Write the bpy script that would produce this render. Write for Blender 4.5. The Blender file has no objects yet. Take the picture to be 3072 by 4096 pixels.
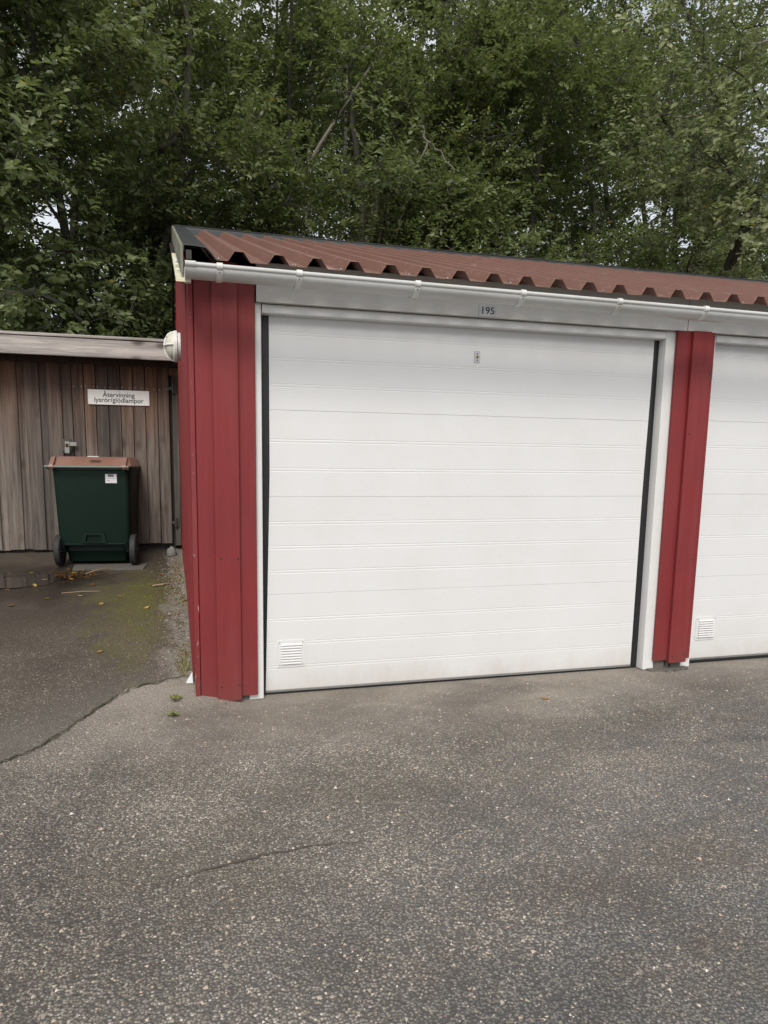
import bpy, bmesh, math, random
import numpy as np
from mathutils import Vector, Matrix, noise

# ------------------------------------------------------------------ camera, world, sun, exposure
SC = bpy.context.scene
COL = SC.collection
cam_d = bpy.data.cameras.new('camera')
cam = bpy.data.objects.new('camera', cam_d); COL.objects.link(cam)
R_ = Vector((0.9692339, -0.24597122, 0.00915449)); U_ = Vector((0.02522021, 0.13623739, 0.99035515)); F_ = Vector((0.24484605, 0.9596549, -0.13824934))
CAM = Vector((0.05832, -3.6, 1.4))
cam.matrix_world = Matrix(((R_.x, U_.x, -F_.x, CAM.x), (R_.y, U_.y, -F_.y, CAM.y), (R_.z, U_.z, -F_.z, CAM.z), (0, 0, 0, 1)))
cam_d.sensor_fit = 'VERTICAL'; cam_d.sensor_height = 36.0; cam_d.lens = 2697.39 / 4096 * 36
cam_d.shift_x = 162.9 / 4096; cam_d.shift_y = 196.9 / 4096
cam_d.clip_start = 0.05; cam_d.clip_end = 600
SC.camera = cam

SUN_EL, SUN_AZ = math.radians(46), math.radians(200)          # azimuth clockwise from +Y: behind the camera, a little to the left
world = bpy.data.worlds.new('World'); SC.world = world; world.use_nodes = True
wn = world.node_tree; wn.nodes.clear()
w_out = wn.nodes.new('ShaderNodeOutputWorld'); w_bg = wn.nodes.new('ShaderNodeBackground')
w_sky = wn.nodes.new('ShaderNodeTexSky'); w_sky.sky_type = 'NISHITA'; w_sky.sun_disc = False
w_sky.sun_elevation = SUN_EL; w_sky.sun_rotation = SUN_AZ; w_sky.dust_density = 3.0; w_sky.air_density = 1.0
w_hs = wn.nodes.new('ShaderNodeHueSaturation'); w_hs.inputs['Saturation'].default_value = 0.32
wn.links.new(w_sky.outputs[0], w_hs.inputs['Color']); w_tc = wn.nodes.new('ShaderNodeTexCoord'); w_cl = wn.nodes.new('ShaderNodeTexNoise'); w_cl.inputs['Scale'].default_value = 2.6; w_cl.inputs['Detail'].default_value = 6
wn.links.new(w_tc.outputs['Generated'], w_cl.inputs['Vector'])
w_cr = wn.nodes.new('ShaderNodeValToRGB'); w_cr.color_ramp.elements[0].position = .35; w_cr.color_ramp.elements[0].color = (.74, .80, .90, 1); w_cr.color_ramp.elements[1].position = .65; w_cr.color_ramp.elements[1].color = (1, 1, 1, 1)
wn.links.new(w_cl.outputs[0], w_cr.inputs[0])
w_k = wn.nodes.new('ShaderNodeMix'); w_k.data_type = 'RGBA'; w_k.blend_type = 'MULTIPLY'; w_k.inputs[0].default_value = 1.0; w_k.inputs[7].default_value = (4.9, 4.95, 5.0, 1)   # high bright cloud layer
wn.links.new(w_cr.outputs[0], w_k.inputs[6])
w_mx = wn.nodes.new('ShaderNodeMix'); w_mx.data_type = 'RGBA'; w_mx.inputs[0].default_value = .62
wn.links.new(w_hs.outputs[0], w_mx.inputs[6]); wn.links.new(w_k.outputs[2], w_mx.inputs[7]); wn.links.new(w_mx.outputs[2], w_bg.inputs['Color'])
w_bg.inputs['Strength'].default_value = 0.13
wn.links.new(w_bg.outputs[0], w_out.inputs['Surface'])

sun_d = bpy.data.lights.new('sun', 'SUN'); sun_d.energy = 1.45; sun_d.angle = math.radians(22); sun_d.color = (1.0, 0.93, 0.84)
sun = bpy.data.objects.new('sun', sun_d); COL.objects.link(sun); sun.location = (0, -8, 12)
sdir = Vector((math.sin(SUN_AZ) * math.cos(SUN_EL), math.cos(SUN_AZ) * math.cos(SUN_EL), math.sin(SUN_EL)))
sun.rotation_euler = sdir.to_track_quat('Z', 'Y').to_euler()

SC.view_settings.view_transform = 'Standard'; SC.view_settings.look = 'None'
SC.view_settings.exposure = 0.64; SC.view_settings.gamma = 1.0; SC.view_settings.use_curve_mapping = False
SC.render.engine = 'CYCLES'
SC.cycles.use_denoising = True
SC.cycles.max_bounces = 6; SC.cycles.transparent_max_bounces = 4

rnd = random.Random(7)
G0 = 0.12                                  # level of the asphalt in front of the doors

# ------------------------------------------------------------------ helpers
BASE = {}
def tag(o, label, cat=None, group=None, kind=None):
    if label: o['label'] = label
    if cat: o['category'] = cat
    if group: o['group'] = group
    if kind: o['kind'] = kind
    return o
def thing(name, loc, label, cat, group=None, rz=0.0):
    o = bpy.data.objects.new(name, None); COL.objects.link(o); o.empty_display_size = 0.1
    o.location = loc; o.rotation_euler = (0, 0, rz); BASE[o.name] = Vector(loc)
    return tag(o, label, cat, group)
def link(name, me, mat, parent=None, loc=(0, 0, 0), world=True):
    """a mesh whose vertices are in world axes; under a parent thing the parent's place is taken off"""
    o = bpy.data.objects.new(name, me); COL.objects.link(o)
    if mat is not None and not me.materials: me.materials.append(mat)
    L = Vector(loc)
    if parent is not None:
        o.parent = parent
        if world:
            b = BASE.get(parent.name, Vector())
            L = L - b
    o.location = L
    BASE[o.name] = Vector(loc)
    return o

class MB:
    def __init__(s): s.v = []; s.f = []
    def add(s, vs, fs):
        n = len(s.v); s.v += [tuple(p) for p in vs]; s.f += [tuple(i + n for i in f) for f in fs]; return s
    def box(s, x0, x1, y0, y1, z0, z1, c=0.0):
        """box with chamfered long edges (c)"""
        if c <= 0:
            return s.add([(x0,y0,z0),(x1,y0,z0),(x1,y1,z0),(x0,y1,z0),(x0,y0,z1),(x1,y0,z1),(x1,y1,z1),(x0,y1,z1)],
                         [(0,3,2,1),(4,5,6,7),(0,1,5,4),(1,2,6,5),(2,3,7,6),(3,0,4,7)])
        dx, dy, dz = x1-x0, y1-y0, z1-z0
        ax = max((dx,0),(dy,1),(dz,2))[1]
        o = [(0,1,2),(1,2,0),(2,0,1)][ax]       # o[0] is the long axis
        lo = [x0,y0,z0]; hi = [x1,y1,z1]
        a0,a1 = lo[o[1]],hi[o[1]]; b0,b1 = lo[o[2]],hi[o[2]]
        ring = [(a0+c,b0),(a1-c,b0),(a1,b0+c),(a1,b1-c),(a1-c,b1),(a0+c,b1),(a0,b1-c),(a0,b0+c)]
        vs = []
        for t in (lo[o[0]], hi[o[0]]):
            for a,b in ring:
                p = [0,0,0]; p[o[0]] = t; p[o[1]] = a; p[o[2]] = b; vs.append(p)
        fs = [(i,(i+1)%8,8+(i+1)%8,8+i) for i in range(8)] + [tuple(range(7,-1,-1)), tuple(range(8,16))]
        return s.add(vs, fs)
    def prism(s, poly, axis, t0, t1):
        """extrude a closed 2-D polygon along an axis; poly coordinates are the two other axes in xyz order"""
        n = len(poly); vs = []
        for t in (t0, t1):
            for a,b in poly:
                vs.append({'x':(t,a,b),'y':(a,t,b),'z':(a,b,t)}[axis])
        return s.add(vs, [(i,(i+1)%n,n+(i+1)%n,n+i) for i in range(n)] + [tuple(range(n-1,-1,-1)), tuple(range(n,2*n))])
    def tube(s, pts, rad, n=8, caps=True):
        pts = [Vector(p) for p in pts]; N = len(pts)
        if not hasattr(rad, '__len__'): rad = [rad]*N
        vs = []; ref = Vector((0.31,0.17,0.93))
        for i,p in enumerate(pts):
            d = (pts[min(i+1,N-1)] - pts[max(i-1,0)]).normalized()
            r = ref if abs(d.dot(ref)) < .95 else Vector((1,0,0))
            a = d.cross(r).normalized(); b = d.cross(a)
            for k in range(n):
                t = 2*math.pi*k/n; vs.append(p + rad[i]*(math.cos(t)*a + math.sin(t)*b))
        fs = [(i*n+k, i*n+(k+1)%n, (i+1)*n+(k+1)%n, (i+1)*n+k) for i in range(N-1) for k in range(n)]
        if caps: fs += [tuple(range(n)), tuple(range((N-1)*n+n-1, (N-1)*n-1, -1))]
        return s.add(vs, fs)
    def lathe(s, prof, c, axis, n=28):
        """prof: (distance along axis, radius)"""
        c = Vector(c); ax = Vector(axis).normalized(); r = Vector((0,0,1)) if abs(ax.z) < .9 else Vector((1,0,0))
        a = ax.cross(r).normalized(); b = ax.cross(a); vs = []
        for t,q in prof:
            for k in range(n):
                an = 2*math.pi*k/n; vs.append(c + ax*t + q*(math.cos(an)*a + math.sin(an)*b))
        fs = [(i*n+k, i*n+(k+1)%n, (i+1)*n+(k+1)%n, (i+1)*n+k) for i in range(len(prof)-1) for k in range(n)]
        fs += [tuple(range(n-1,-1,-1)), tuple(range((len(prof)-1)*n, len(prof)*n))]
        return s.add(vs, fs)
    def mesh(s, name, smooth=False):
        me = bpy.data.meshes.new(name); me.from_pydata(s.v, [], s.f)
        bm = bmesh.new(); bm.from_mesh(me); bmesh.ops.recalc_face_normals(bm, faces=bm.faces); bm.to_mesh(me); bm.free()
        if smooth:
            me.polygons.foreach_set('use_smooth', [True]*len(me.polygons))
            me.set_sharp_from_angle(angle=math.radians(38))
        me.update(); return me
    def obj(s, name, mat, parent=None, smooth=False, loc=(0,0,0), world=True):
        return link(name, s.mesh(name, smooth), mat, parent, loc, world)

# ------------------------------------------------------------------ materials
def mat_new(name):
    m = bpy.data.materials.new(name); m.use_nodes = True
    nt = m.node_tree; b = nt.nodes['Principled BSDF']
    return m, nt, b
def nd(nt, typ, **kw):
    n = nt.nodes.new(typ)
    for k, v in kw.items():
        if k.startswith('i_'):
            n.inputs[k[2:].replace('_', ' ')].default_value = v
        else: setattr(n, k, v)
    return n
def ramp(nt, src, stops, interp='LINEAR'):
    r = nt.nodes.new('ShaderNodeValToRGB'); r.color_ramp.interpolation = interp
    e = r.color_ramp.elements
    while len(e) < len(stops): e.new(0.5)
    for q, (p, c) in zip(e, stops):
        q.position = p; q.color = (c, c, c, 1) if not hasattr(c, '__len__') else (*c, 1)
    nt.links.new(src, r.inputs[0]); return r.outputs[0]
def mix(nt, fac, a, b, mode='MIX'):
    m = nt.nodes.new('ShaderNodeMix'); m.data_type = 'RGBA'; m.blend_type = mode
    for i, v in ((0, fac), (6, a), (7, b)):
        if hasattr(v, 'is_linked'): nt.links.new(v, m.inputs[i])
        elif i == 0: m.inputs[i].default_value = v
        else: m.inputs[i].default_value = (*v, 1) if hasattr(v, '__len__') else (v, v, v, 1)
    return m.outputs[2]
def mth(nt, op, a, b=0.0, clamp=False):
    m = nt.nodes.new('ShaderNodeMath'); m.operation = op; m.use_clamp = clamp
    for i, v in ((0, a), (1, b)):
        if hasattr(v, 'is_linked'): nt.links.new(v, m.inputs[i])
        else: m.inputs[i].default_value = v
    return m.outputs[0]
def coords(nt, scale=(1, 1, 1), rand=False, what='Object'):
    tc = nt.nodes.new('ShaderNodeTexCoord'); mp = nt.nodes.new('ShaderNodeMapping')
    mp.inputs['Scale'].default_value = scale; nt.links.new(tc.outputs[what], mp.inputs['Vector'])
    if rand:
        oi = nt.nodes.new('ShaderNodeObjectInfo'); cb = nt.nodes.new('ShaderNodeCombineXYZ')
        k = mth(nt, 'MULTIPLY', oi.outputs['Random'], 37.0)
        for i in range(3): nt.links.new(k, cb.inputs[i])
        nt.links.new(cb.outputs[0], mp.inputs['Location'])
    return mp.outputs[0]
def noise_tex(nt, vec, scale, detail=4, rough=.55, dist=0.0):
    n = nd(nt, 'ShaderNodeTexNoise'); n.inputs['Scale'].default_value = scale; n.inputs['Detail'].default_value = detail
    n.inputs['Roughness'].default_value = rough; n.inputs['Distortion'].default_value = dist
    nt.links.new(vec, n.inputs['Vector']); return n.outputs[0]
def voro(nt, vec, scale, feature='F1', rand=1.0):
    n = nd(nt, 'ShaderNodeTexVoronoi', feature=feature); n.inputs['Scale'].default_value = scale; n.inputs['Randomness'].default_value = rand
    nt.links.new(vec, n.inputs['Vector']); return n
def bump(nt, b, h, strength=.3, dist=.002, prev=None):
    n = nt.nodes.new('ShaderNodeBump'); n.inputs['Strength'].default_value = strength; n.inputs['Distance'].default_value = dist
    nt.links.new(h, n.inputs['Height'])
    if prev is not None: nt.links.new(prev, n.inputs['Normal'])
    nt.links.new(n.outputs[0], b.inputs['Normal']); return n.outputs[0]

def painted(name, col, dirt=(.3, .29, .26), dirt_amt=.25, grain=(1, 1, 1), rough=.5, bstr=.25, bscale=60, bdist=.0015, rand=True):
    m, nt, b = mat_new(name)
    v = coords(nt, grain, rand); v2 = coords(nt)
    n1 = noise_tex(nt, v, bscale, 4, .6); n2 = noise_tex(nt, v2, 2.3, 6, .65)
    f = mth(nt, 'MULTIPLY', ramp(nt, n2, [(.42, 0.0), (.8, 1.0)]), dirt_amt)
    c = mix(nt, f, col, dirt)
    c = mix(nt, .12, c, ramp(nt, n1, [(.3, .35), (.7, 1.0)]), 'MULTIPLY')
    nt.links.new(c, b.inputs['Base Color']); b.inputs['Roughness'].default_value = rough
    bump(nt, b, n1, bstr, bdist)
    return m
M = {}
M['red'] = painted('red_wood_paint', (.222, .029, .031), (.135, .026, .03), .55, (6, 6, .5), .5, .35, 30, .002)
M['red_chip'] = painted('red_wood_paint_worn', (.222, .029, .031), (.135, .026, .03), .5, (6, 6, .5), .5, .35, 30, .002)
M['red'].node_tree.nodes['Principled BSDF'].inputs['Specular IOR Level'].default_value = .28; M['red_chip'].node_tree.nodes['Principled BSDF'].inputs['Specular IOR Level'].default_value = .28
nt = M['red_chip'].node_tree; b = nt.nodes['Principled BSDF']
old = b.inputs['Base Color'].links[0].from_socket
chip = ramp(nt, noise_tex(nt, coords(nt, (90, 90, 22)), 1.0, 3, .6), [(.685, 0.0), (.70, 1.0)])
nt.links.new(mix(nt, chip, old, (.55, .47, .43)), b.inputs['Base Color'])
M['white_wood'] = painted('white_wood_paint', (.67, .66, .625), (.45, .42, .37), .5, (.7, 5, 9), .5, .5, 22, .002)
M['white_trim'] = painted('white_trim_paint', (.72, .72, .71), (.56, .54, .50), .3, (3, 3, .6), .42, .12, 40, .001)
M['door_white'] = painted('white_door_steel', (.725, .727, .727), (.60, .59, .565), .32, (1, 1, .45), .42, .30, 260, .0006, False)
nt = M['door_white'].node_tree; b = nt.nodes['Principled BSDF']; old = b.inputs['Base Color'].links[0].from_socket
sp_ = nd(nt, 'ShaderNodeSeparateXYZ'); nt.links.new(nd(nt, 'ShaderNodeNewGeometry').outputs['Position'], sp_.inputs[0])
lowd = ramp(nt, mth(nt, 'ADD', sp_.outputs[2], mth(nt, 'MULTIPLY', noise_tex(nt, coords(nt, (5, 5, 2.2)), 1.0, 7, .7), .34)), [(.27, .55), (.42, .12), (.60, 0.0)])
spk = ramp(nt, noise_tex(nt, coords(nt, (120, 120, 90)), 1.0, 2, .5), [(.66, 0.0), (.72, .30)])
nt.links.new(mix(nt, spk, mix(nt, lowd, old, (.46, .42, .37)), (.42, .39, .35)), b.inputs['Base Color'])
M['gutter'] = painted('white_gutter_metal', (.57, .57, .56), (.36, .36, .29), .5, (1.2, 6, 6), .35, .08, 20, .001, False)
M['clip'] = painted('white_clip_metal', (.74, .74, .72), (.36, .36, .30), .6, (1, 1, 1), .4, .08, 40, .001, False)
M['old_white'] = painted('lichen_white_paint', (.74, .72, .58), (.52, .46, .18), .9, (1.5, 14, 14), .6, .8, 5, .003, False)
M['barge'] = painted('weathered_barge_paint', (.20, .20, .145), (.11, .12, .075), .9, (6, 1, 6), .7, .5, 12, .002, False)
M['dark_wood'] = painted('dark_brown_wood', (.022, .013, .012), (.012, .008, .008), .6, (6, 6, 1), .7, .3, 20, .002)
M['flashing'] = painted('black_flashing_metal', (.020, .022, .023), (.055, .058, .056), .9, (4, 4, 4), .42, .15, 30, .001, False)
M['rubber'] = painted('black_rubber', (.010, .010, .012), (.03, .03, .03), .3, (2, 2, 1), .45, .2, 14, .004, False)
M['concrete'] = painted('grey_concrete', (.125, .115, .10), (.08, .08, .065), .8, (1, 1, 1), .85, .6, 60, .003, False)
M['inside'] = painted('dark_inside_boards', (.05, .045, .04), (.03, .03, .028), .5, (1, 1, 1), .85, .2, 30, .002)
M['steel'] = painted('galvanised_steel', (.34, .34, .33), (.18, .17, .15), .6, (1, 1, 1), .45, .2, 70, .001); M['steel'].node_tree.nodes['Principled BSDF'].inputs['Metallic'].default_value = .6
M['iron'] = painted('dark_iron', (.05, .048, .045), (.09, .07, .055), .5, (1, 1, 1), .6, .2, 70, .001)
M['brass'] = painted('dull_brass', (.36, .31, .21), (.2, .17, .1), .5, (1, 1, 1), .4, .1, 60, .001); M['brass'].node_tree.nodes['Principled BSDF'].inputs['Metallic'].default_value = .6
M['ink'] = painted('dark_print', (.018, .018, .022), (.03, .03, .03), .2, (1, 1, 1), .5, .02, 40, .0005)
M['sign_white'] = painted('white_sign_plastic', (.78, .77, .735), (.62, .60, .55), .35, (1, 1, 1), .4, .04, 40, .0005)
M['plate_grey'] = painted('grey_plate_metal', (.56, .56, .58), (.45, .45, .46), .3, (1, 1, 1), .4, .04, 40, .0005)
M['lamp_white'] = painted('white_lamp_plastic', (.80, .80, .79), (.68, .67, .64), .25, (1, 1, 1), .35, .03, 30, .0005)
M['lamp_glass'] = painted('cream_lamp_glass', (.66, .66, .53), (.58, .57, .44), .4, (1, 1, 1), .25, .03, 30, .0005)
M['bin_green'] = painted('dark_green_bin_plastic', (.0036, .0155, .0105), (.028, .038, .032), .18, (1, 1, .6), .52, .25, 160, .0008, False)
M['bin_green'].node_tree.nodes['Principled BSDF'].inputs['Specular IOR Level'].default_value = .25
M['bin_lid'] = painted('copper_brown_bin_plastic', (.225, .115, .082), (.32, .20, .165), .8, (1, 1, 1), .33, .15, 90, .0008, False)
M['bin_bar'] = painted('grey_green_bar_plastic', (.10, .125, .11), (.2, .21, .19), .4, (1, 1, 1), .4, .1, 60, .001, False)
M['tyre'] = painted('dark_tyre_rubber', (.022, .021, .022), (.05, .045, .04), .5, (1, 1, 1), .7, .2, 60, .001)
M['sticker'] = painted('white_sticker', (.74, .74, .76), (.62, .62, .62), .2, (1, 1, 1), .4, .02, 60, .0004)
M['print_grey'] = painted('grey_print', (.13, .13, .15), (.2, .2, .2), .2, (1, 1, 1), .5, .02, 60, .0004)
M['stone'] = painted('grey_stone', (.23, .225, .215), (.10, .10, .09), .9, (1, 1, 1), .8, .7, 40, .006)
M['stick'] = painted('pale_dead_wood', (.34, .25, .16), (.18, .12, .08), .7, (1, 1, 1), .8, .5, 50, .003)

for nm in ('red', 'red_chip'):      # mud splashed against the feet of the boards, and slow fading across them
    nt = M[nm].node_tree; b = nt.nodes['Principled BSDF']; old = b.inputs['Base Color'].links[0].from_socket
    sp_ = nd(nt, 'ShaderNodeSeparateXYZ'); nt.links.new(nd(nt, 'ShaderNodeNewGeometry').outputs['Position'], sp_.inputs[0])
    lowd = ramp(nt, mth(nt, 'ADD', sp_.outputs[2], mth(nt, 'MULTIPLY', noise_tex(nt, coords(nt, (7, 7, 3)), 1.0, 7, .7), .5)), [(.34, .55), (.52, .15), (.72, 0.0)])
    fade = ramp(nt, noise_tex(nt, coords(nt, (9, 9, .9), True), 1.0, 6, .65), [(.46, 0.0), (.72, .40)])
    c2 = mix(nt, fade, old, (.235, .060, .058)); nt.links.new(mix(nt, lowd, c2, (.135, .060, .050)), b.inputs['Base Color'])
    gr = noise_tex(nt, coords(nt, (55, 55, 1.6), True), 1.0, 5, .65); bump(nt, b, gr, .55, .004)
def make_roof():
    m, nt, b = mat_new('brown_red_roof_paint')
    oi = nd(nt, 'ShaderNodeObjectInfo')
    v = coords(nt); n1 = noise_tex(nt, v, 1.7, 5, .6); streak = noise_tex(nt, coords(nt, (95, 9, 9)), 1.0, 4, .65); big = noise_tex(nt, coords(nt, (5.3, .5, .5)), 1.0, 2, .5)
    c = mix(nt, n1, (.142, .070, .053), (.200, .104, .081))
    sep = nd(nt, 'ShaderNodeSeparateXYZ'); nt.links.new(v, sep.inputs[0])
    near = ramp(nt, mth(nt, 'MULTIPLY', mth(nt, 'ADD', sep.outputs[1], .25), .6), [(.0, 1.0), (.30, .25), (.8, .12)])
    mask = mth(nt, 'MULTIPLY', ramp(nt, streak, [(.55, 0.0), (.68, 1.0)]), mth(nt, 'ADD', mth(nt, 'MULTIPLY', near, .5), mth(nt, 'MULTIPLY', ramp(nt, big, [(.52, 0.0), (.68, 1.0)]), .45)), True)
    wx = ramp(nt, mth(nt, 'MULTIPLY', mth(nt, 'ABSOLUTE', mth(nt, 'SUBTRACT', sep.outputs[0], .838)), 10.0), [(.22, 1.0), (.50, 0.0)])
    wx = mth(nt, 'MULTIPLY', wx, ramp(nt, noise_tex(nt, coords(nt, (60, 7, 7)), 1.0, 4, .7), [(.36, 0.0), (.56, .8)]))
    mask = mth(nt, 'MAXIMUM', mask, wx)
    c = mix(nt, mask, c, (.40, .25, .23))
    edge = mth(nt, 'MULTIPLY', ramp(nt, sep.outputs[1], [(0.0, 1.0), (.004, 0.0)]), 1.0)
    # lichen on the last two centimetres above the eave (y from -0.225 to -0.205)
    e2 = ramp(nt, mth(nt, 'MULTIPLY', mth(nt, 'ADD', sep.outputs[1], .2235), 30.0), [(0.0, 1.0), (.25, .75), (.6, 0.0)])
    e2 = mth(nt, 'MULTIPLY', e2, ramp(nt, noise_tex(nt, v, 45, 3, .6), [(.38, 0.0), (.62, 1.0)]))
    c = mix(nt, e2, c, (.36, .26, .10))
    nt.links.new(c, b.inputs['Base Color']); b.inputs['Roughness'].default_value = .5; b.inputs['Specular IOR Level'].default_value = .28
    bump(nt, b, noise_tex(nt, v, 25, 3), .08, .002)
    return m
M['roof'] = make_roof()

def make_wood(name, brown, grey, zmid, zsoft, along='z', dark=.45, greyonly=False):
    """weathered softwood: grain and knots along one axis, browner under the eave than lower down"""
    m, nt, b = mat_new(name)
    sc = {'z': (1, 1, .06), 'x': (.06, 1, 1)}[along]
    v = coords(nt, sc, True)
    g1 = noise_tex(nt, v, 42, 5, .6, .6); g2 = noise_tex(nt, v, 9, 3, .5, 1.2)
    kv = coords(nt, {'z': (6.5, 6.5, 3.4), 'x': (3.4, 6.5, 6.5)}[along], True)
    kn = voro(nt, kv, 1.0); kd = ramp(nt, kn.outputs['Distance'], [(.07, 1.0), (.16, .55), (.26, 0.0)])
    sp = nd(nt, 'ShaderNodeSeparateColor'); nt.links.new(kn.outputs['Color'], sp.inputs[0])
    kd = mth(nt, 'MULTIPLY', kd, ramp(nt, sp.outputs[0], [(.42, 0.0), (.46, 1.0)]))
    oi = nd(nt, 'ShaderNodeObjectInfo')
    if greyonly: base = mix(nt, g2, grey, tuple(c * .72 for c in grey))
    else:
        geo = nd(nt, 'ShaderNodeNewGeometry'); sep = nd(nt, 'ShaderNodeSeparateXYZ'); nt.links.new(geo.outputs['Position'], sep.inputs[0])
        h = mth(nt, 'ADD', sep.outputs[2], mth(nt, 'MULTIPLY', mth(nt, 'SUBTRACT', noise_tex(nt, coords(nt, (14, 14, 1.2), True), 1.0, 4, .6), .5), 1.1))
        h = mth(nt, 'ADD', h, mth(nt, 'MULTIPLY', mth(nt, 'SUBTRACT', oi.outputs['Random'], .5), .35))
        f = ramp(nt, mth(nt, 'DIVIDE', mth(nt, 'SUBTRACT', h, zmid - zsoft), 2 * zsoft), [(0.0, 0.0), (1.0, 1.0)])
        base = mix(nt, f, mix(nt, g2, grey, tuple(c * .62 for c in grey)), mix(nt, g2, brown, tuple(c * .5 for c in brown)))
    base = mix(nt, .85, base, ramp(nt, g1, [(.30, dark), (.60, 1.18)]), 'MULTIPLY')
    st = noise_tex(nt, coords(nt, {'z': (26, 26, .55), 'x': (.55, 26, 26)}[along], True), 1.0, 5, .62)
    base = mix(nt, .8, base, ramp(nt, st, [(.34, .40), (.52, 1.0), (.68, 1.35)]), 'MULTIPLY')
    tint = mth(nt, 'ADD', mth(nt, 'MULTIPLY', oi.outputs['Random'], .75), .62)
    base = mix(nt, 1.0, base, tint, 'MULTIPLY')
    base = mix(nt, mth(nt, 'MULTIPLY', kd, .8), base, (.045, .030, .022))
    nt.links.new(base, b.inputs['Base Color']); b.inputs['Roughness'].default_value = .78
    bump(nt, b, g1, .6, .005)
    return m
M['plank'] = make_wood('weathered_plank', (.140, .066, .033), (.165, .136, .115), 1.92, .42)
M['fascia_wood'] = make_wood('silver_grey_fascia', None, (.41, .375, .35), 0, 1, 'x', .6, True)
M['shed_frame'] = make_wood('dark_shed_frame', (.07, .045, .03), (.09, .08, .07), 2.0, .4)

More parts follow.
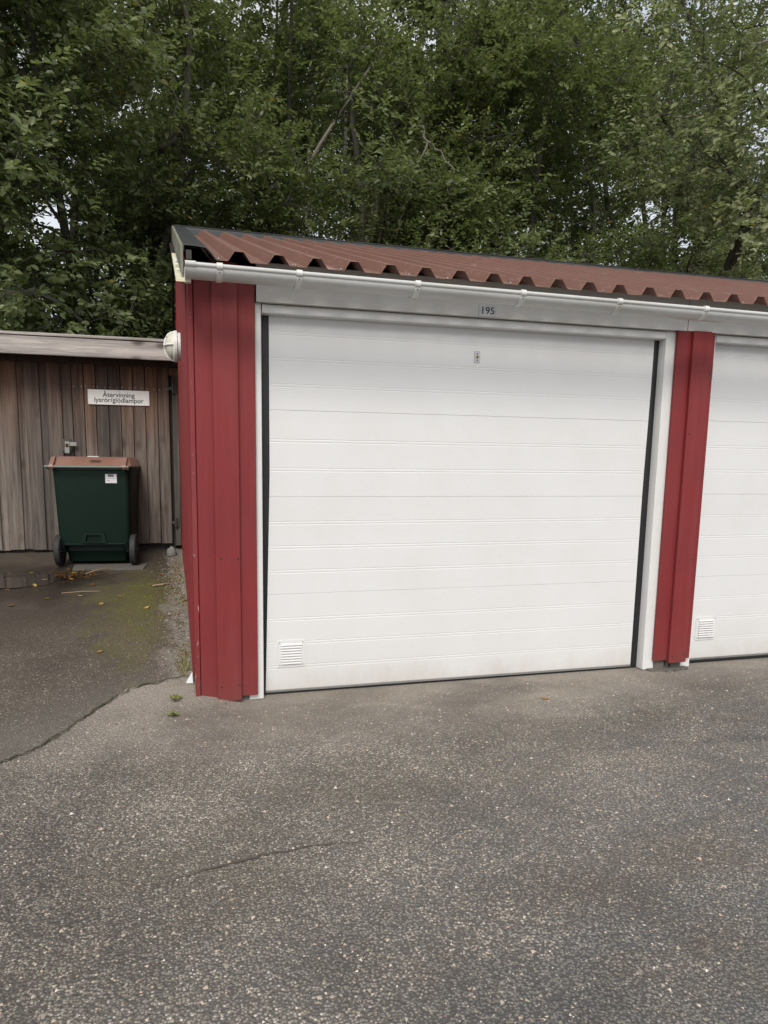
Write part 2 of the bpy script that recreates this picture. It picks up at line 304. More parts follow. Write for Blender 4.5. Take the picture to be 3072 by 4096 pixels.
def make_asphalt(name, ramp_surface=False):
    m, nt, b = mat_new(name)
    v = coords(nt)
    geo_s = 1.0
    v1 = voro(nt, v, 118.0); v2 = voro(nt, v, 210.0); v3 = voro(nt, v, 62.0)
    s1 = nd(nt, 'ShaderNodeSeparateColor'); nt.links.new(v1.outputs['Color'], s1.inputs[0])
    s2 = nd(nt, 'ShaderNodeSeparateColor'); nt.links.new(v2.outputs['Color'], s2.inputs[0])
    s3 = nd(nt, 'ShaderNodeSeparateColor'); nt.links.new(v3.outputs['Color'], s3.inputs[0])
    big = noise_tex(nt, v, .75, 6, .6); mid = noise_tex(nt, v, 3.1, 5, .62); fine = noise_tex(nt, v, 60, 3, .6)
    sep = nd(nt, 'ShaderNodeSeparateXYZ'); nt.links.new(v, sep.inputs[0])
    if ramp_surface:
        binder = mix(nt, mid, (.058, .048, .037), (.108, .090, .070))
        stone = ramp(nt, s1.outputs[0], [(0.0, (.072, .060, .048)), (.55, (.148, .125, .100)), (.90, (.22, .19, .155)), (.955, (.42, .37, .31)), (.985, (.58, .53, .46))])
        cover = ramp(nt, mid, [(.30, .35), (.70, .85)])
    else:
        binder = mix(nt, mid, (.076, .070, .064), (.122, .109, .092))
        stone = ramp(nt, s1.outputs[0], [(0.0, (.074, .067, .057)), (.28, (.192, .172, .141)), (.62, (.298, .268, .222)), (.86, (.41, .372, .312)), (.945, (.54, .43, .34)), (.98, (.74, .68, .60))])
        cover = ramp(nt, mid, [(.28, .42), (.66, 1.0)])
    gap = ramp(nt, v1.outputs['Distance'], [(.34, 1.0), (.58, .06)])
    c = mix(nt, mth(nt, 'MULTIPLY', gap, cover), binder, stone)
    # small grit
    grit = mth(nt, 'MULTIPLY', ramp(nt, s2.outputs[1], [(.90, 0.0), (.94, 1.0)]), ramp(nt, v2.outputs['Distance'], [(.28, 1.0), (.45, 0.0)]))
    c = mix(nt, mth(nt, 'MULTIPLY', grit, .75), c, (.36, .34, .31) if not ramp_surface else (.26, .24, .22))
    # a few large embedded stones
    bs = mth(nt, 'MULTIPLY', ramp(nt, s3.outputs[2], [(.945, 0.0), (.955, 1.0)]), ramp(nt, v3.outputs['Distance'], [(.22, 1.0), (.34, 0.0)]))
    bc = ramp(nt, s3.outputs[0], [(0.0, (.42, .29, .22)), (.4, (.40, .36, .31)), (.8, (.58, .55, .50))])
    c = mix(nt, mth(nt, 'MULTIPLY', bs, .85 if not ramp_surface else .3), c, bc)
    stain = ramp(nt, big, [(.30, .58), (.50, 1.0), (.70, 1.30)])
    c = mix(nt, 1.0, c, stain, 'MULTIPLY')
    if not ramp_surface:
        # dust band swept against the doors
        d = mth(nt, 'ADD', sep.outputs[1], mth(nt, 'MULTIPLY', mth(nt, 'SUBTRACT', big, .5), 1.1))
        dust = ramp(nt, mth(nt, 'MULTIPLY', mth(nt, 'ADD', d, .95), 1.05), [(.25, 0.0), (.95, .72)])
        c = mix(nt, dust, c, mix(nt, fine, (.215, .190, .160), (.43, .382, .325)))
        # brown dirt film in cloudy patches
        fm = ramp(nt, noise_tex(nt, coords(nt, (.9, 1.4, 1)), 1.6, 7, .68), [(.47, 0.0), (.66, .45)])
        c = mix(nt, fm, c, mix(nt, gap, (.075, .062, .048), (.150, .128, .098)))
        # bitumen polished darker and bluer where cars stand and turn
        tr = noise_tex(nt, coords(nt, (.8, 1.8, 1)), 2.2, 8, .7)
        near = ramp(nt, mth(nt, 'ADD', mth(nt, 'MULTIPLY', sep.outputs[1], -.30), mth(nt, 'MULTIPLY', sep.outputs[0], .20)), [(.50, 0.0), (1.0, 1.0)])
        trm = mth(nt, 'MULTIPLY', ramp(nt, tr, [(.38, 0.0), (.55, 1.0)]), near)
        c = mix(nt, mth(nt, 'MULTIPLY', trm, .62), c, mix(nt, gap, (.064, .067, .071), (.165, .165, .163)))
        # old damp oil stains
        st = ramp(nt, noise_tex(nt, coords(nt, (.8, 1.3, 1)), 1.05, 6, .62), [(.55, 0.0), (.70, .6)])
        c = mix(nt, st, c, (.070, .060, .052))
        # faint worn tar line in front of the second door
        ln = mth(nt, 'ADD', sep.outputs[1], mth(nt, 'ADD', mth(nt, 'MULTIPLY', sep.outputs[0], .085), .835))
        ln = mth(nt, 'ADD', ln, mth(nt, 'MULTIPLY', mth(nt, 'SUBTRACT', mid, .5), .16))
        lm_ = mth(nt, 'MULTIPLY', ramp(nt, mth(nt, 'MULTIPLY', mth(nt, 'ABSOLUTE', ln), 10.0), [(.18, 1.0), (.62, 0.0)]), ramp(nt, mth(nt, 'MULTIPLY', mth(nt, 'SUBTRACT', sep.outputs[0], 1.3), .6), [(0.0, 0.0), (.9, 1.0)]))
        lm_ = mth(nt, 'MULTIPLY', lm_, ramp(nt, noise_tex(nt, v, 9, 6, .7), [(.36, .1), (.56, 1.0)]))
        c = mix(nt, mth(nt, 'MULTIPLY', lm_, .78), c, mix(nt, gap, (.040, .041, .044), (.13, .125, .118)))
    else:
        # wetter and dirtier towards the low spot by the shed, shade there painted in
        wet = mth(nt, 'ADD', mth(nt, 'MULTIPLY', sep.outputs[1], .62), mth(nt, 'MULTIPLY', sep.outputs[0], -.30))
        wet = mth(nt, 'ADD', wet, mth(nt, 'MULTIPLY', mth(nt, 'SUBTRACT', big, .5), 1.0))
        wet_shade_m = ramp(nt, wet, [(.15, 0.0), (.62, .45), (1.0, 1.0)])
        c = mix(nt, mth(nt, 'MULTIPLY', wet_shade_m, .82), c, mix(nt, mid, (.032, .025, .018), (.064, .051, .037)))
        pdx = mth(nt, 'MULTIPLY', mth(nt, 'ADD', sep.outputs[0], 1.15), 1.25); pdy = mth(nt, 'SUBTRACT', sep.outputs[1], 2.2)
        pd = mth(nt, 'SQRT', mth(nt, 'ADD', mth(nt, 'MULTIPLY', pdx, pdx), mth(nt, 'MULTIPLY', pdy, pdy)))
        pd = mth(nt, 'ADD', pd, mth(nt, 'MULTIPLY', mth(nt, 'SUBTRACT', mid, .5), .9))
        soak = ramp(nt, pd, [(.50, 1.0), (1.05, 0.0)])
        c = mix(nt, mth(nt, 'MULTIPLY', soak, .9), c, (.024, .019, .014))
        # moss film in patches on the shaded side by the garage wall
        dx = mth(nt, 'ABSOLUTE', mth(nt, 'ADD', sep.outputs[0], .17)); dy = mth(nt, 'ABSOLUTE', mth(nt, 'SUBTRACT', sep.outputs[1], 1.45))
        q = mth(nt, 'ADD', mth(nt, 'MULTIPLY', dx, 1.9), mth(nt, 'MULTIPLY', dy, .62))
        q = mth(nt, 'ADD', q, mth(nt, 'MULTIPLY', mth(nt, 'SUBTRACT', noise_tex(nt, v, 5.5, 8, .72), .5), 2.6))
        moss = ramp(nt, q, [(.20, 1.0), (.50, .65), (1.05, 0.0)])
        c = mix(nt, mth(nt, 'MULTIPLY', moss, .58), c, mix(nt, fine, (.075, .072, .020), (.150, .142, .034)))
        grav = ramp(nt, mth(nt, 'ADD', sep.outputs[0], mth(nt, 'MULTIPLY', mth(nt, 'SUBTRACT', mid, .5), .45)), [(.0, 0.0), (.10, 1.0)])
        gc = mix(nt, v1.outputs['Distance'], (.30, .28, .25), (.13, .12, .105))
        c = mix(nt, mth(nt, 'MULTIPLY', grav, .8), c, gc)
        # the foot of the ramp is worn to the colour of the yard
        ft = ramp(nt, mth(nt, 'ADD', mth(nt, 'ADD', sep.outputs[1], mth(nt, 'MULTIPLY', sep.outputs[0], -.55)), mth(nt, 'MULTIPLY', mth(nt, 'SUBTRACT', mid, .5), .6)), [(.0, 1.0), (.55, 0.0)])
        ft = mth(nt, 'MULTIPLY', ft, ramp(nt, sep.outputs[0], [(.0, 1.0), (1.0, 1.0)]))
        c = mix(nt, mth(nt, 'MULTIPLY', ft, .45), c, mix(nt, v1.outputs['Distance'], (.24, .22, .19), (.10, .092, .082)))
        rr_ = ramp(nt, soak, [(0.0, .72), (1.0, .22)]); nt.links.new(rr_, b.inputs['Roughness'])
    nt.links.new(c, b.inputs['Base Color'])
    b.inputs['Roughness'].default_value = .72 if ramp_surface else .78
    b.inputs['Specular IOR Level'].default_value = .35
    hh = mth(nt, 'SUBTRACT', 1.0, v1.outputs['Distance'])
    n = bump(nt, b, hh, .95 if not ramp_surface else .4, .005)
    bump(nt, b, fine, .35, .003, n)
    return m
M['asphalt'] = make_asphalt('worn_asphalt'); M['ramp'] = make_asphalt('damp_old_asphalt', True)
def flat(name, c, rough=.8, c2=None, scale=30):
    m, nt, b = mat_new(name)
    n = noise_tex(nt, coords(nt), scale, 4, .6)
    nt.links.new(mix(nt, n, c, c2 or tuple(x * .6 for x in c)), b.inputs['Base Color']); b.inputs['Roughness'].default_value = rough
    bump(nt, b, n, .4, .003)
    return m
M['crack'] = flat('dark_crack_dirt', (.050, .042, .035), .9, (.10, .088, .07), 60)
M['crack_moss'] = flat('mossy_crack_dirt', (.030, .027, .022), .9, (.062, .064, .018), 14)
M['tar'] = flat('tar_patch', (.030, .031, .034), .6, (.075, .072, .068), 45)
M['forest_floor'] = flat('forest_floor', (.040, .042, .018), .95, (.055, .040, .026), 3)
M['moss'] = flat('moss_green', (.085, .095, .020), .9, (.045, .055, .014), 25)
M['weed'] = flat('yellow_green_leaf', (.17, .18, .045), .7, (.11, .12, .035), 20)
M['drygrass'] = flat('dry_grass', (.24, .20, .065), .7, (.14, .15, .045), 20)
m, nt, b = mat_new('puddle_water'); M['water'] = m
b.inputs['Base Color'].default_value = (.018, .014, .011, 1); b.inputs['Roughness'].default_value = .13; b.inputs['IOR'].default_value = 1.33
bump(nt, b, noise_tex(nt, coords(nt), 7, 2), .02, .004)

def leaf_mat(name, stops, transl=.46):
    m, nt, b = mat_new(name)
    a = nd(nt, 'ShaderNodeAttribute', attribute_name='tint')
    col = ramp(nt, a.outputs['Fac'], stops)
    oi = nd(nt, 'ShaderNodeObjectInfo')
    col = mix(nt, 1.0, col, mth(nt, 'ADD', mth(nt, 'MULTIPLY', oi.outputs['Random'], .3), .85), 'MULTIPLY')
    nt.links.new(col, b.inputs['Base Color']); b.inputs['Roughness'].default_value = .38; b.inputs['Specular IOR Level'].default_value = .6
    t = nd(nt, 'ShaderNodeBsdfTranslucent'); nt.links.new(mix(nt, .5, col, (.23, .285, .07)), t.inputs['Color'])
    ms = nd(nt, 'ShaderNodeMixShader'); ms.inputs[0].default_value = transl
    nt.links.new(b.outputs[0], ms.inputs[1]); nt.links.new(t.outputs[0], ms.inputs[2])
    nt.links.new(ms.outputs[0], nt.nodes['Material Output'].inputs['Surface'])
    return m
M['leaf_sallow'] = leaf_mat('sallow_leaf', [(0.0, (.068, .096, .033)), (.40, (.145, .186, .066)), (.80, (.238, .285, .118)), (.965, (.325, .360, .18)), (.985, (.38, .31, .05))])
M['leaf_pale'] = leaf_mat('pale_sallow_leaf', [(0.0, (.115, .142, .058)), (.45, (.205, .240, .104)), (.80, (.30, .335, .160)), (.965, (.40, .42, .24)), (.985, (.42, .34, .07))])
M['leaf_dark'] = leaf_mat('shaded_wood_leaf', [(0.0, (.040, .056, .022)), (.5, (.078, .102, .042)), (.97, (.135, .162, .07)), (1.0, (.28, .24, .05))])  # back rows: gloom of the deep wood put into the leaf colour
M['fallen'] = leaf_mat('fallen_leaf', [(0.0, (.10, .045, .02)), (.4, (.22, .10, .03)), (.7, (.36, .22, .05)), (1.0, (.40, .33, .09))], .1)
M['bark'] = painted('grey_brown_bark', (.075, .066, .052), (.035, .04, .022), .8, (3, 3, .8), .9, .9, 14, .012)
M['bark_pale'] = painted('pale_dead_branch', (.17, .155, .125), (.09, .085, .06), .7, (3, 3, 3), .85, .5, 14, .006)
m, nt, b = mat_new('birch_bark'); M['birch'] = m
v = coords(nt, (3, 3, 14), True); bb = ramp(nt, noise_tex(nt, v, 1.3, 4, .65), [(.42, (.03, .028, .026)), (.52, (.42, .40, .37))])
nt.links.new(bb, b.inputs['Base Color']); b.inputs['Roughness'].default_value = .7

# ------------------------------------------------------------------ ground
def sstep(a, b, x):
    t = np.clip((x - a) / (b - a), 0, 1); return t * t * (3 - 2 * t)
RY = np.array([-20, -.75, -.45, 0, .5, 1.0, 1.45, 1.75, 2.95, 3.25, 3.5, 6, 12, 40, 400.]); RZ = np.array([0, 0, .006, .055, .15, .25, .322, .345, .350, .40, .44, .50, .7, 1.2, 1.2])
def hgt(x, y):
    x = np.asarray(x, float); y = np.asarray(y, float)
    left = 1 - sstep(.20, .45, x)
    back = sstep(5.5, 8.0, y)
    w = np.maximum(left, back)
    z = G0 + np.interp(y, RY, RZ) * w
    z = z + .006 * np.sin(x * 1.7 + 1.3) * np.sin(y * 1.3 + .4) * sstep(-.6, -1.6, y)
    return z
def hz(x, y): return float(hgt(x, y))
def grid_obj(name, xs, ys, hf, mat, off=0.0):
    X, Y = np.meshgrid(xs, ys); Z = hf(X, Y) + off
    v = np.stack([X.ravel(), Y.ravel(), Z.ravel()], 1); nx, ny = len(xs), len(ys)
    i = np.arange(nx * ny).reshape(ny, nx); f = np.stack([i[:-1, :-1].ravel(), i[:-1, 1:].ravel(), i[1:, 1:].ravel(), i[1:, :-1].ravel()], 1)
    me = np_mesh(name, v, f); me.polygons.foreach_set('use_smooth', np.ones(len(f), bool))
    return link(name, me, mat)
def np_mesh(name, v, f):
    me = bpy.data.meshes.new(name); n, k = f.shape
    me.vertices.add(len(v)); me.vertices.foreach_set('co', np.ascontiguousarray(v, np.float32).ravel())
    me.loops.add(n * k); me.loops.foreach_set('vertex_index', np.ascontiguousarray(f, np.int32).ravel())
    me.polygons.add(n); me.polygons.foreach_set('loop_start', np.arange(0, n * k, k, dtype=np.int32))
    try: me.polygons.foreach_set('loop_total', np.full(n, k, np.int32))
    except Exception: pass
    me.update(calc_edges=True); return me
xs = np.concatenate([np.linspace(-160, -8, 24), np.arange(-7.5, 11, .1), np.linspace(11.5, 160, 24)])
ys = np.concatenate([np.linspace(-120, -9, 20), np.arange(-8.5, 6.4, .1), np.linspace(6.8, 300, 40)])
ground = grid_obj('asphalt_ground', xs, ys, hgt, M['asphalt']); tag(ground, 'worn grey asphalt yard in front of the garages', None, None, 'structure')

# the older, smoother asphalt that climbs past the gable to the shed: one sheet lying on the ground sheet, its edge is the mossy seam
SX = np.array([-9, -2.6, -1.5, -.9, -.686, -.557, -.472, -.40, -.327, -.26, -.188, -.09, .02, .10, .166]); SY = np.array([-3.2, -1.35, -.98, -.72, -.565, -.452, -.325, -.20, -.075, .03, .10, .15, .175, .19, .20])
rx = np.concatenate([np.linspace(-9, -2, 30), np.linspace(-1.95, .166, 70)])
seam = np.interp(rx, SX, SY) + np.array([.018 * math.sin(x * 23) + .012 * math.sin(x * 61 + 1) for x in rx])
nv = 60; tt = np.linspace(0, 1, nv) ** 1.4
X = np.repeat(rx[None, :], nv, 0); Y = seam[None, :] + (3.62 - seam[None, :]) * tt[:, None]
Z = hgt(X, Y) + .008 + .0025 * np.sin(X * 9 + Y * 5) * np.sin(Y * 11) ; Z[0] -= .004
vv = np.stack([X.ravel(), Y.ravel(), Z.ravel()], 1); ii = np.arange(nv * len(rx)).reshape(nv, len(rx))
ff = np.stack([ii[:-1, :-1].ravel(), ii[:-1, 1:].ravel(), ii[1:, 1:].ravel(), ii[1:, :-1].ravel()], 1)
me = np_mesh('asphalt_ramp', vv, ff); me.polygons.foreach_set('use_smooth', np.ones(len(ff), bool))
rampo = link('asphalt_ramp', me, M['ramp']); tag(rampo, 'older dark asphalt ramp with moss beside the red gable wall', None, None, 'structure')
def rz_(x, y): return hz(x, y) + .008 + .0025 * math.sin(x * 9 + y * 5) * math.sin(y * 11)

floor_ = grid_obj('forest_floor', np.linspace(-40, 60, 40), np.linspace(6.6, 60, 30), hgt, M['forest_floor'], .02); tag(floor_, 'leafy forest floor behind the garages', None, None, 'structure')

def ribbon(name, pts, widths, mat, parent, dz, label=None, seed=1, jit=.006):
    r = random.Random(seed); P = []
    for i in range(len(pts) - 1):
        a, b_ = Vector(pts[i]), Vector(pts[i+1]); n = max(2, int((b_ - a).length / .02))
        for k in range(n): P.append((a.lerp(b_, k / n), widths[i] + (widths[i+1] - widths[i]) * k / n))
    mb = MB(); L = []
    for i, (p, w) in enumerate(P):
        d = (P[min(i+1, len(P)-1)][0] - P[max(i-1, 0)][0]).normalized(); n = Vector((-d.y, d.x))
        q = p + n * r.gauss(0, jit); w2 = w * r.uniform(.35, 1.25)
        a, b_ = q + n * w2 / 2, q - n * w2 / 2
        z = lambda t: (hz(t.x, t.y) + dz)
        L.append(((a.x, a.y, z(a)), (b_.x, b_.y, z(b_))))
    vs = [p for ab in L for p in ab]
    mb.add(vs, [(2*i, 2*i+1, 2*i+3, 2*i+2) for i in range(len(L)-1)])
    o = mb.obj(name, mat, parent); 
    if label: o['label'] = label
    return o
sp = [(x, y - .012) for x, y in zip(SX[1:], SY[1:])]
ribbon('crack', sp, [.008] * 5 + [.011, .013, .014, .012, .009, .007, .004, .003, .002], M['crack_moss'], rampo, .0105, 'mossy seam where the ramp meets the yard', 3, .006)
ribbon('crack', [(-.03, -1.60), (.09, -1.565), (.198, -1.535), (.32, -1.515), (.494, -1.498), (.60, -1.50), (.70, -1.515)], [.002, .006, .010, .011, .009, .006, .002], M['crack'], ground, .004, 'short dark crack across the front yard', 5, .004)

# puddle before the shed: flat water in the low spot
pp = []
for k in range(40):
    a = 2 * math.pi * k / 40; q = 1 + .12 * math.sin(3 * a + 1) + .10 * math.sin(5 * a) + .05 * math.sin(9 * a + 2)
    pp.append((-1.17 + .41 * q * math.cos(a), 2.24 + .40 * q * math.sin(a)))
PZ = float(np.mean([rz_(x, y) for x, y in pp])) + .0022
mb = MB(); mb.add([(x, y, PZ) for x, y in pp], [tuple(range(40))])
pud = mb.obj('puddle', M['water']); tag(pud, 'shallow rain puddle with fallen leaves before the plank shed', None, None, 'structure')

# ------------------------------------------------------------------ garage row
RS = math.tan(math.radians(19.1)); EY, EZ = -.213, 2.3607          # eave edge: valley bottom
RIDGE_Y = 3.0
def roofz(y): return EZ + (y - EY) * RS if y <= RIDGE_Y else EZ + (2 * RIDGE_Y - EY - y) * RS
GX0, GX1, BACK = .171, 8.93, 6.0
garage = thing('garage_row', (4.5, 3.0, G0), 'long red wooden garage row with brown ribbed metal roof and white doors', 'garage')
PITCH = 2.80

def board(name, mat, x0, x1, y0, y1, z0, z1, parent=garage, c=.003, label=None, cut=0.0):
    mb = MB(); mb.box(x0, x1, y0, y1, z0, z1, c)
    if cut:            # sawn slightly skew at the lower end
        mid = (x0 + x1) / 2; zlo = z0
        mb.v = [(x, y, z + (cut * (x - mid) / (x1 - x0) if z < zlo + .02 else 0)) for x, y, z in mb.v]
    o = mb.obj(name, mat, parent)
    if label: o['label'] = label
    return o
# left front corner panel: boards with a proud batten in front of the white frame
TOPF = 2.40
board('corner_board', M['red_chip'], .160, .1855, -.030, .085, .160, TOPF, c=.002, label='corner board with chipped paint')
board('board', M['red'], .1885, .285, -.026, -.004, .152, TOPF)
board('batten', M['red'], .275, .404, -.050, -.026, .141, TOPF)
board('board', M['red'], .395, .494, -.026, -.004, .156, TOPF)
for k in range(1, 4):
    d = (k - 1) * PITCH
    board('board', M['red'], 3.033 + d, 3.135 + d, -.026, -.004, .187, 2.229)
    board('batten', M['red'], 3.126 + d, 3.254 + d, -.050, -.026, .174, 2.229)
    board('board', M['red'], 3.245 + d, 3.301 + d, -.026, -.004, .190, 2.229)
nail_me = MB().lathe([(0, .0045), (.0012, .0045), (.002, .002)], (0, 0, 0), (0, -1, 0), 8).mesh('nail_head')
nail_me.materials.append(M['dark_wood'])
for x, z in [(.304, .919), (.392, .916), (.297, .222), (.393, .225), (3.142, .83), (3.238, .84), (3.142, 1.62), (3.148, .215), (3.238, .225)]:
    link('nail_head', nail_me, None, garage, (x, -.0502, z))

# concrete and timber feet under the boards
for x0, x1 in [(.20, .255), (.275, .335), (.34, .445), (3.055, 3.13), (3.14, 3.165), (3.18, 3.255), (5.86, 6.05)]:
    board('footing_block', M['concrete'], x0, x1, -.004, .06, G0 - .03, .185, c=.004)
mb = MB(); n = 14
poly = [(3.0 + .30 * k / n + .012 * math.sin(k * 2.1), -.03 - .035 * math.sin(math.pi * k / n) - .01 * math.sin(k * 1.7)) for k in range(n + 1)] + [(3.30, .04), (3.0, .04)]
mb.prism(poly, 'z', G0 - .02, G0 + .012); mb.obj('mortar_pad', M['concrete'], garage)

# white frames of the doors, header, fascia boards
FASCIA_Z = 2.23
for k in range(3):
    d = k * PITCH
    board('door_jamb', M['white_trim'], .449 + d + (.0 if k == 0 else .006), .529 + d, 0.0, .10, .124, FASCIA_Z - .003, c=.003)
    board('door_jamb', M['white_trim'], 2.9725 + d, 3.052 + d, 0.0, .10, .126, FASCIA_Z - .003, c=.003)
    board('header_trim', M['white_trim'], .534 + d, 2.970 + d, .0015, .058, 2.181, FASCIA_Z - .004, c=.004)
    board('header_back', M['inside'], .53 + d, 2.972 + d, .075, .12, 2.15, 2.42, c=0)
def fascia(x0, x1, y0):
    mb = MB(); mb.prism([(y0, FASCIA_Z), (.02, FASCIA_Z), (.02, 2.436), (y0 + .0, 2.418)], 'x', x0, x1)
    return mb.obj('fascia_board', M['white_wood'], garage)
fascia(.502, 3.092, -.028); fascia(3.095, 3.241, -.032); fascia(3.243, 5.892, -.028); fascia(5.895, 6.041, -.032); fascia(6.043, 8.9, -.028)

# doors: four hinged steel sections with pressed grooves, rubber seals, ventilation grille, lock
ZL = [2.19, 2.1036, 1.9700, 1.8359, 1.6989, 1.545, 1.3904, 1.2354, 1.1001, .9649, .8301, .6958, .5595, .4227, .2852, .1455]
def lx(z): return .577 if z > 1.35 else .5475 + (.577 - .5475) * max(0, (z - .14)) / 1.21
def rx_(z): return 2.934 - .010 * sstep(2.0, 1.2, z)
def door_section(z_hi, z_lo, grooves, dep=.0013):
    prof = [(.0598, z_lo + .0003), (.058, z_lo + .0022)]
    for g in sorted(grooves):
        for gg in (g - .0145, g):
            prof += [(.058, gg - .0042), (.058 + dep, gg - .0004), (.058 + dep, gg + .0004), (.058, gg + .0030)]
    prof += [(.058, z_hi - .0018), (.0598, z_hi - .0003), (.098, z_hi - .0003), (.098, z_lo + .0003)]
    mb = MB(); n = len(prof); vs = []
    for side in (0, 1):
        for y, z in prof: vs.append(((lx(z), float(rx_(z)))[side], y, z))
    mb.add(vs, [(i, (i + 1) % n, n + (i + 1) % n, n + i) for i in range(n)] + [tuple(range(n)), tuple(range(2 * n - 1, n - 1, -1))])
    return mb.mesh('door_section')
secs = [door_section(2.19, ZL[4], [ZL[1], ZL[2], ZL[3]], .0007), door_section(ZL[4], ZL[7], [ZL[5], ZL[6]]), door_section(ZL[7], ZL[11], [ZL[8], ZL[9], ZL[10]]), door_section(ZL[11], ZL[15], [ZL[12], ZL[13], ZL[14]])]
for s in secs: s.materials.append(M['door_white'])
def seal_mesh(left):
    mb = MB(); n = 60; vs = []
    for i in range(n + 1):
        z = .126 + (2.185 - .126) * i / n
        w = .0022 * math.sin(i * 1.9) * (1 if z > 1.55 else .2) + .001 * math.sin(i * .7)
        a, b_ = ((.5285, lx(min(z, 2.19)) + .004 + w) if left else (float(rx_(z)) - .004, 2.9735))
        vs += [(a, .064, z), ((a + b_) / 2, .0595, z), (b_, .062, z)]
    mb.add(vs, [f for i in range(n) for f in ((3*i, 3*i+1, 3*i+4, 3*i+3), (3*i+1, 3*i+2, 3*i+5, 3*i+4))])
    me = mb.mesh('rubber_seal'); me.materials.append(M['rubber']); return me
def grille_mesh():
    mb = MB(); x0, x1, z0, z1 = 0, .160, 0, .157; r = .012
    ring = []
    for cx, cz, a0 in ((x1 - r, z0 + r, -90), (x1 - r, z1 - r, 0), (x0 + r, z1 - r, 90), (x0 + r, z0 + r, 180)):
        for k in range(4): t = math.radians(a0 + 30 * k); ring.append((cx + r * math.cos(t), cz + r * math.sin(t)))
    mb.prism(ring, 'y', -.004, .001)
    n = 8
    for k in range(n):
        z = .019 + k * .0153
        mb.prism([(-.004, z + .0125), (-.0135, z + .0035), (-.0135, z + .0018), (-.004, z)], 'x', .021, .139)
    me = mb.mesh('vent_grille'); me.materials.append(M['door_white'])
    return me
gr_me = grille_mesh()
sl, sr = seal_mesh(True), seal_mesh(False)
bot = MB(); bot.prism([(.066, .1195), (.092, .1195), (.092, .140), (.068, .140), (.065, .130)], 'x', .545, 2.926); bot_me = bot.mesh('bottom_seal'); bot_me.materials.append(M['rubber'])
rail = MB(); rail.box(.5475, 2.924, .0582, .075, .1325, .1452, .002); rail_me = rail.mesh('bottom_rail'); rail_me.materials.append(M['steel'])
scr_me = MB().lathe([(0, .0032), (.0008, .003)], (0, 0, 0), (0, -1, 0), 8).mesh('screw_head'); scr_me.materials.append(M['print_grey'])
DOORLAB = ['white garage door with the lock plate below the number plate', 'white garage door cut by the right edge of the photo', None]
for k in range(3):
    d = k * PITCH; dz = .0 if k == 0 else .012
    dr = bpy.data.objects.new('garage_door', None); COL.objects.link(dr); dr.parent = garage
    bl = Vector((1.74 + d, .06, G0)); dr.location = bl - BASE[garage.name]; BASE[dr.name] = bl
    if DOORLAB[k]: dr['label'] = DOORLAB[k]
    for s in secs: link('door_section', s, None, dr, (d, 0, dz))
    link('rubber_seal', sl, None, dr, (d, 0, 0)); link('rubber_seal', sr, None, dr, (d, 0, 0))
    link('bottom_seal', bot_me, None, dr, (d, 0, dz * .5)); link('bottom_rail', rail_me, None, dr, (d, 0, dz))
    gx = .613 + (d if k == 0 else d - .008)
    link('vent_grille', gr_me, None, dr, (gx, .058, .276 + dz * .4))
    for sx, sz in ((.014, .143), (.146, .143), (.014, .014), (.146, .014)):
        link('screw_head', scr_me, None, dr, (gx + sx, .0538, .276 + dz * .4 + sz))
    if k < 2:
        lk = MB(); r = .006; ring = []
        for cx, cz, a0 in ((1.784 - r, 1.996 + r, -90), (1.784 - r, 2.058 - r, 0), (1.750 + r, 2.058 - r, 90), (1.750 + r, 1.996 + r, 180)):
            for q in range(4): t = math.radians(a0 + 30 * q); ring.append((cx + r * math.cos(t), cz + r * math.sin(t)))
        lk.prism(ring, 'y', .0555, .059)
        link('lock_plate', lk.mesh('lock_plate'), M['plate_grey'], dr, (d, 0, dz))
        rim = MB(); R2 = [((x - 1.767) * 1.07 + 1.767, (z - 2.027) * 1.045 + 2.027) for x, z in ring]; rim.prism(R2, 'y', .0572, .059)
        link('lock_gasket', rim.mesh('lock_gasket'), M['ink'], dr, (d, 0, dz))
        lc = MB(); lc.lathe([(0, .0085), (.004, .0085), (.005, .006)], (1.767, .0555, 2.028), (0, -1, 0), 14); link('lock_cylinder', lc.mesh('lock_cylinder', True), M['brass'], dr, (d, 0, dz))
        kh = MB(); kh.box(1.7655, 1.7685, .0500, .0515, 2.022, 2.034); kh.lathe([(0, .0042), (.001, .004)], (1.767, .0555, 2.046), (0, -1, 0), 10); kh.lathe([(0, .0040), (.001, .0038)], (1.767, .0555, 2.009), (0, -1, 0), 10)
        link('keyhole', kh.mesh('keyhole'), M['ink'], dr, (d, 0, dz))
# inside of the row: a dark back so that no light leaks through
board('inner_wall', M['inside'], GX0 + .03, GX1 - .03, .13, .15, G0 - .02, 2.42, c=0)

# gable wall, back wall
nb = 0; y = .09
while y < BACK - .02:
    w = .105
    zt = min(roofz(y) - .06, roofz(y + w) - .06)
    zb = hz(.0, y) + .035
    board('board', M['red'], GX0, GX0 + .022, y, y + w, zb, zt, c=.003)
    board('batten', M['red'], GX0 - .020, GX0, y + .093, y + .165, zb - .008, zt - .012, c=.003)
    y += .156
board('back_wall', M['red'], GX0 + .02, GX1, BACK, BACK + .03, .5, 2.45, c=0)
mb = MB(); mb.prism([(0.0, G0), (BACK, G0), (BACK, roofz(BACK) - .05), (RIDGE_Y, roofz(RIDGE_Y) - .05), (0.0, roofz(0) - .05)], 'x', GX0 + .023, GX0 + .04); mb.obj('gable_lining', M['inside'], garage)
mb = MB(); mb.prism([(0.0, G0), (BACK, G0), (BACK, roofz(BACK) - .05), (RIDGE_Y, roofz(RIDGE_Y) - .05), (0.0, roofz(0) - .05)], 'x', GX1 - .04, GX1); mb.obj('end_wall', M['red'], garage)

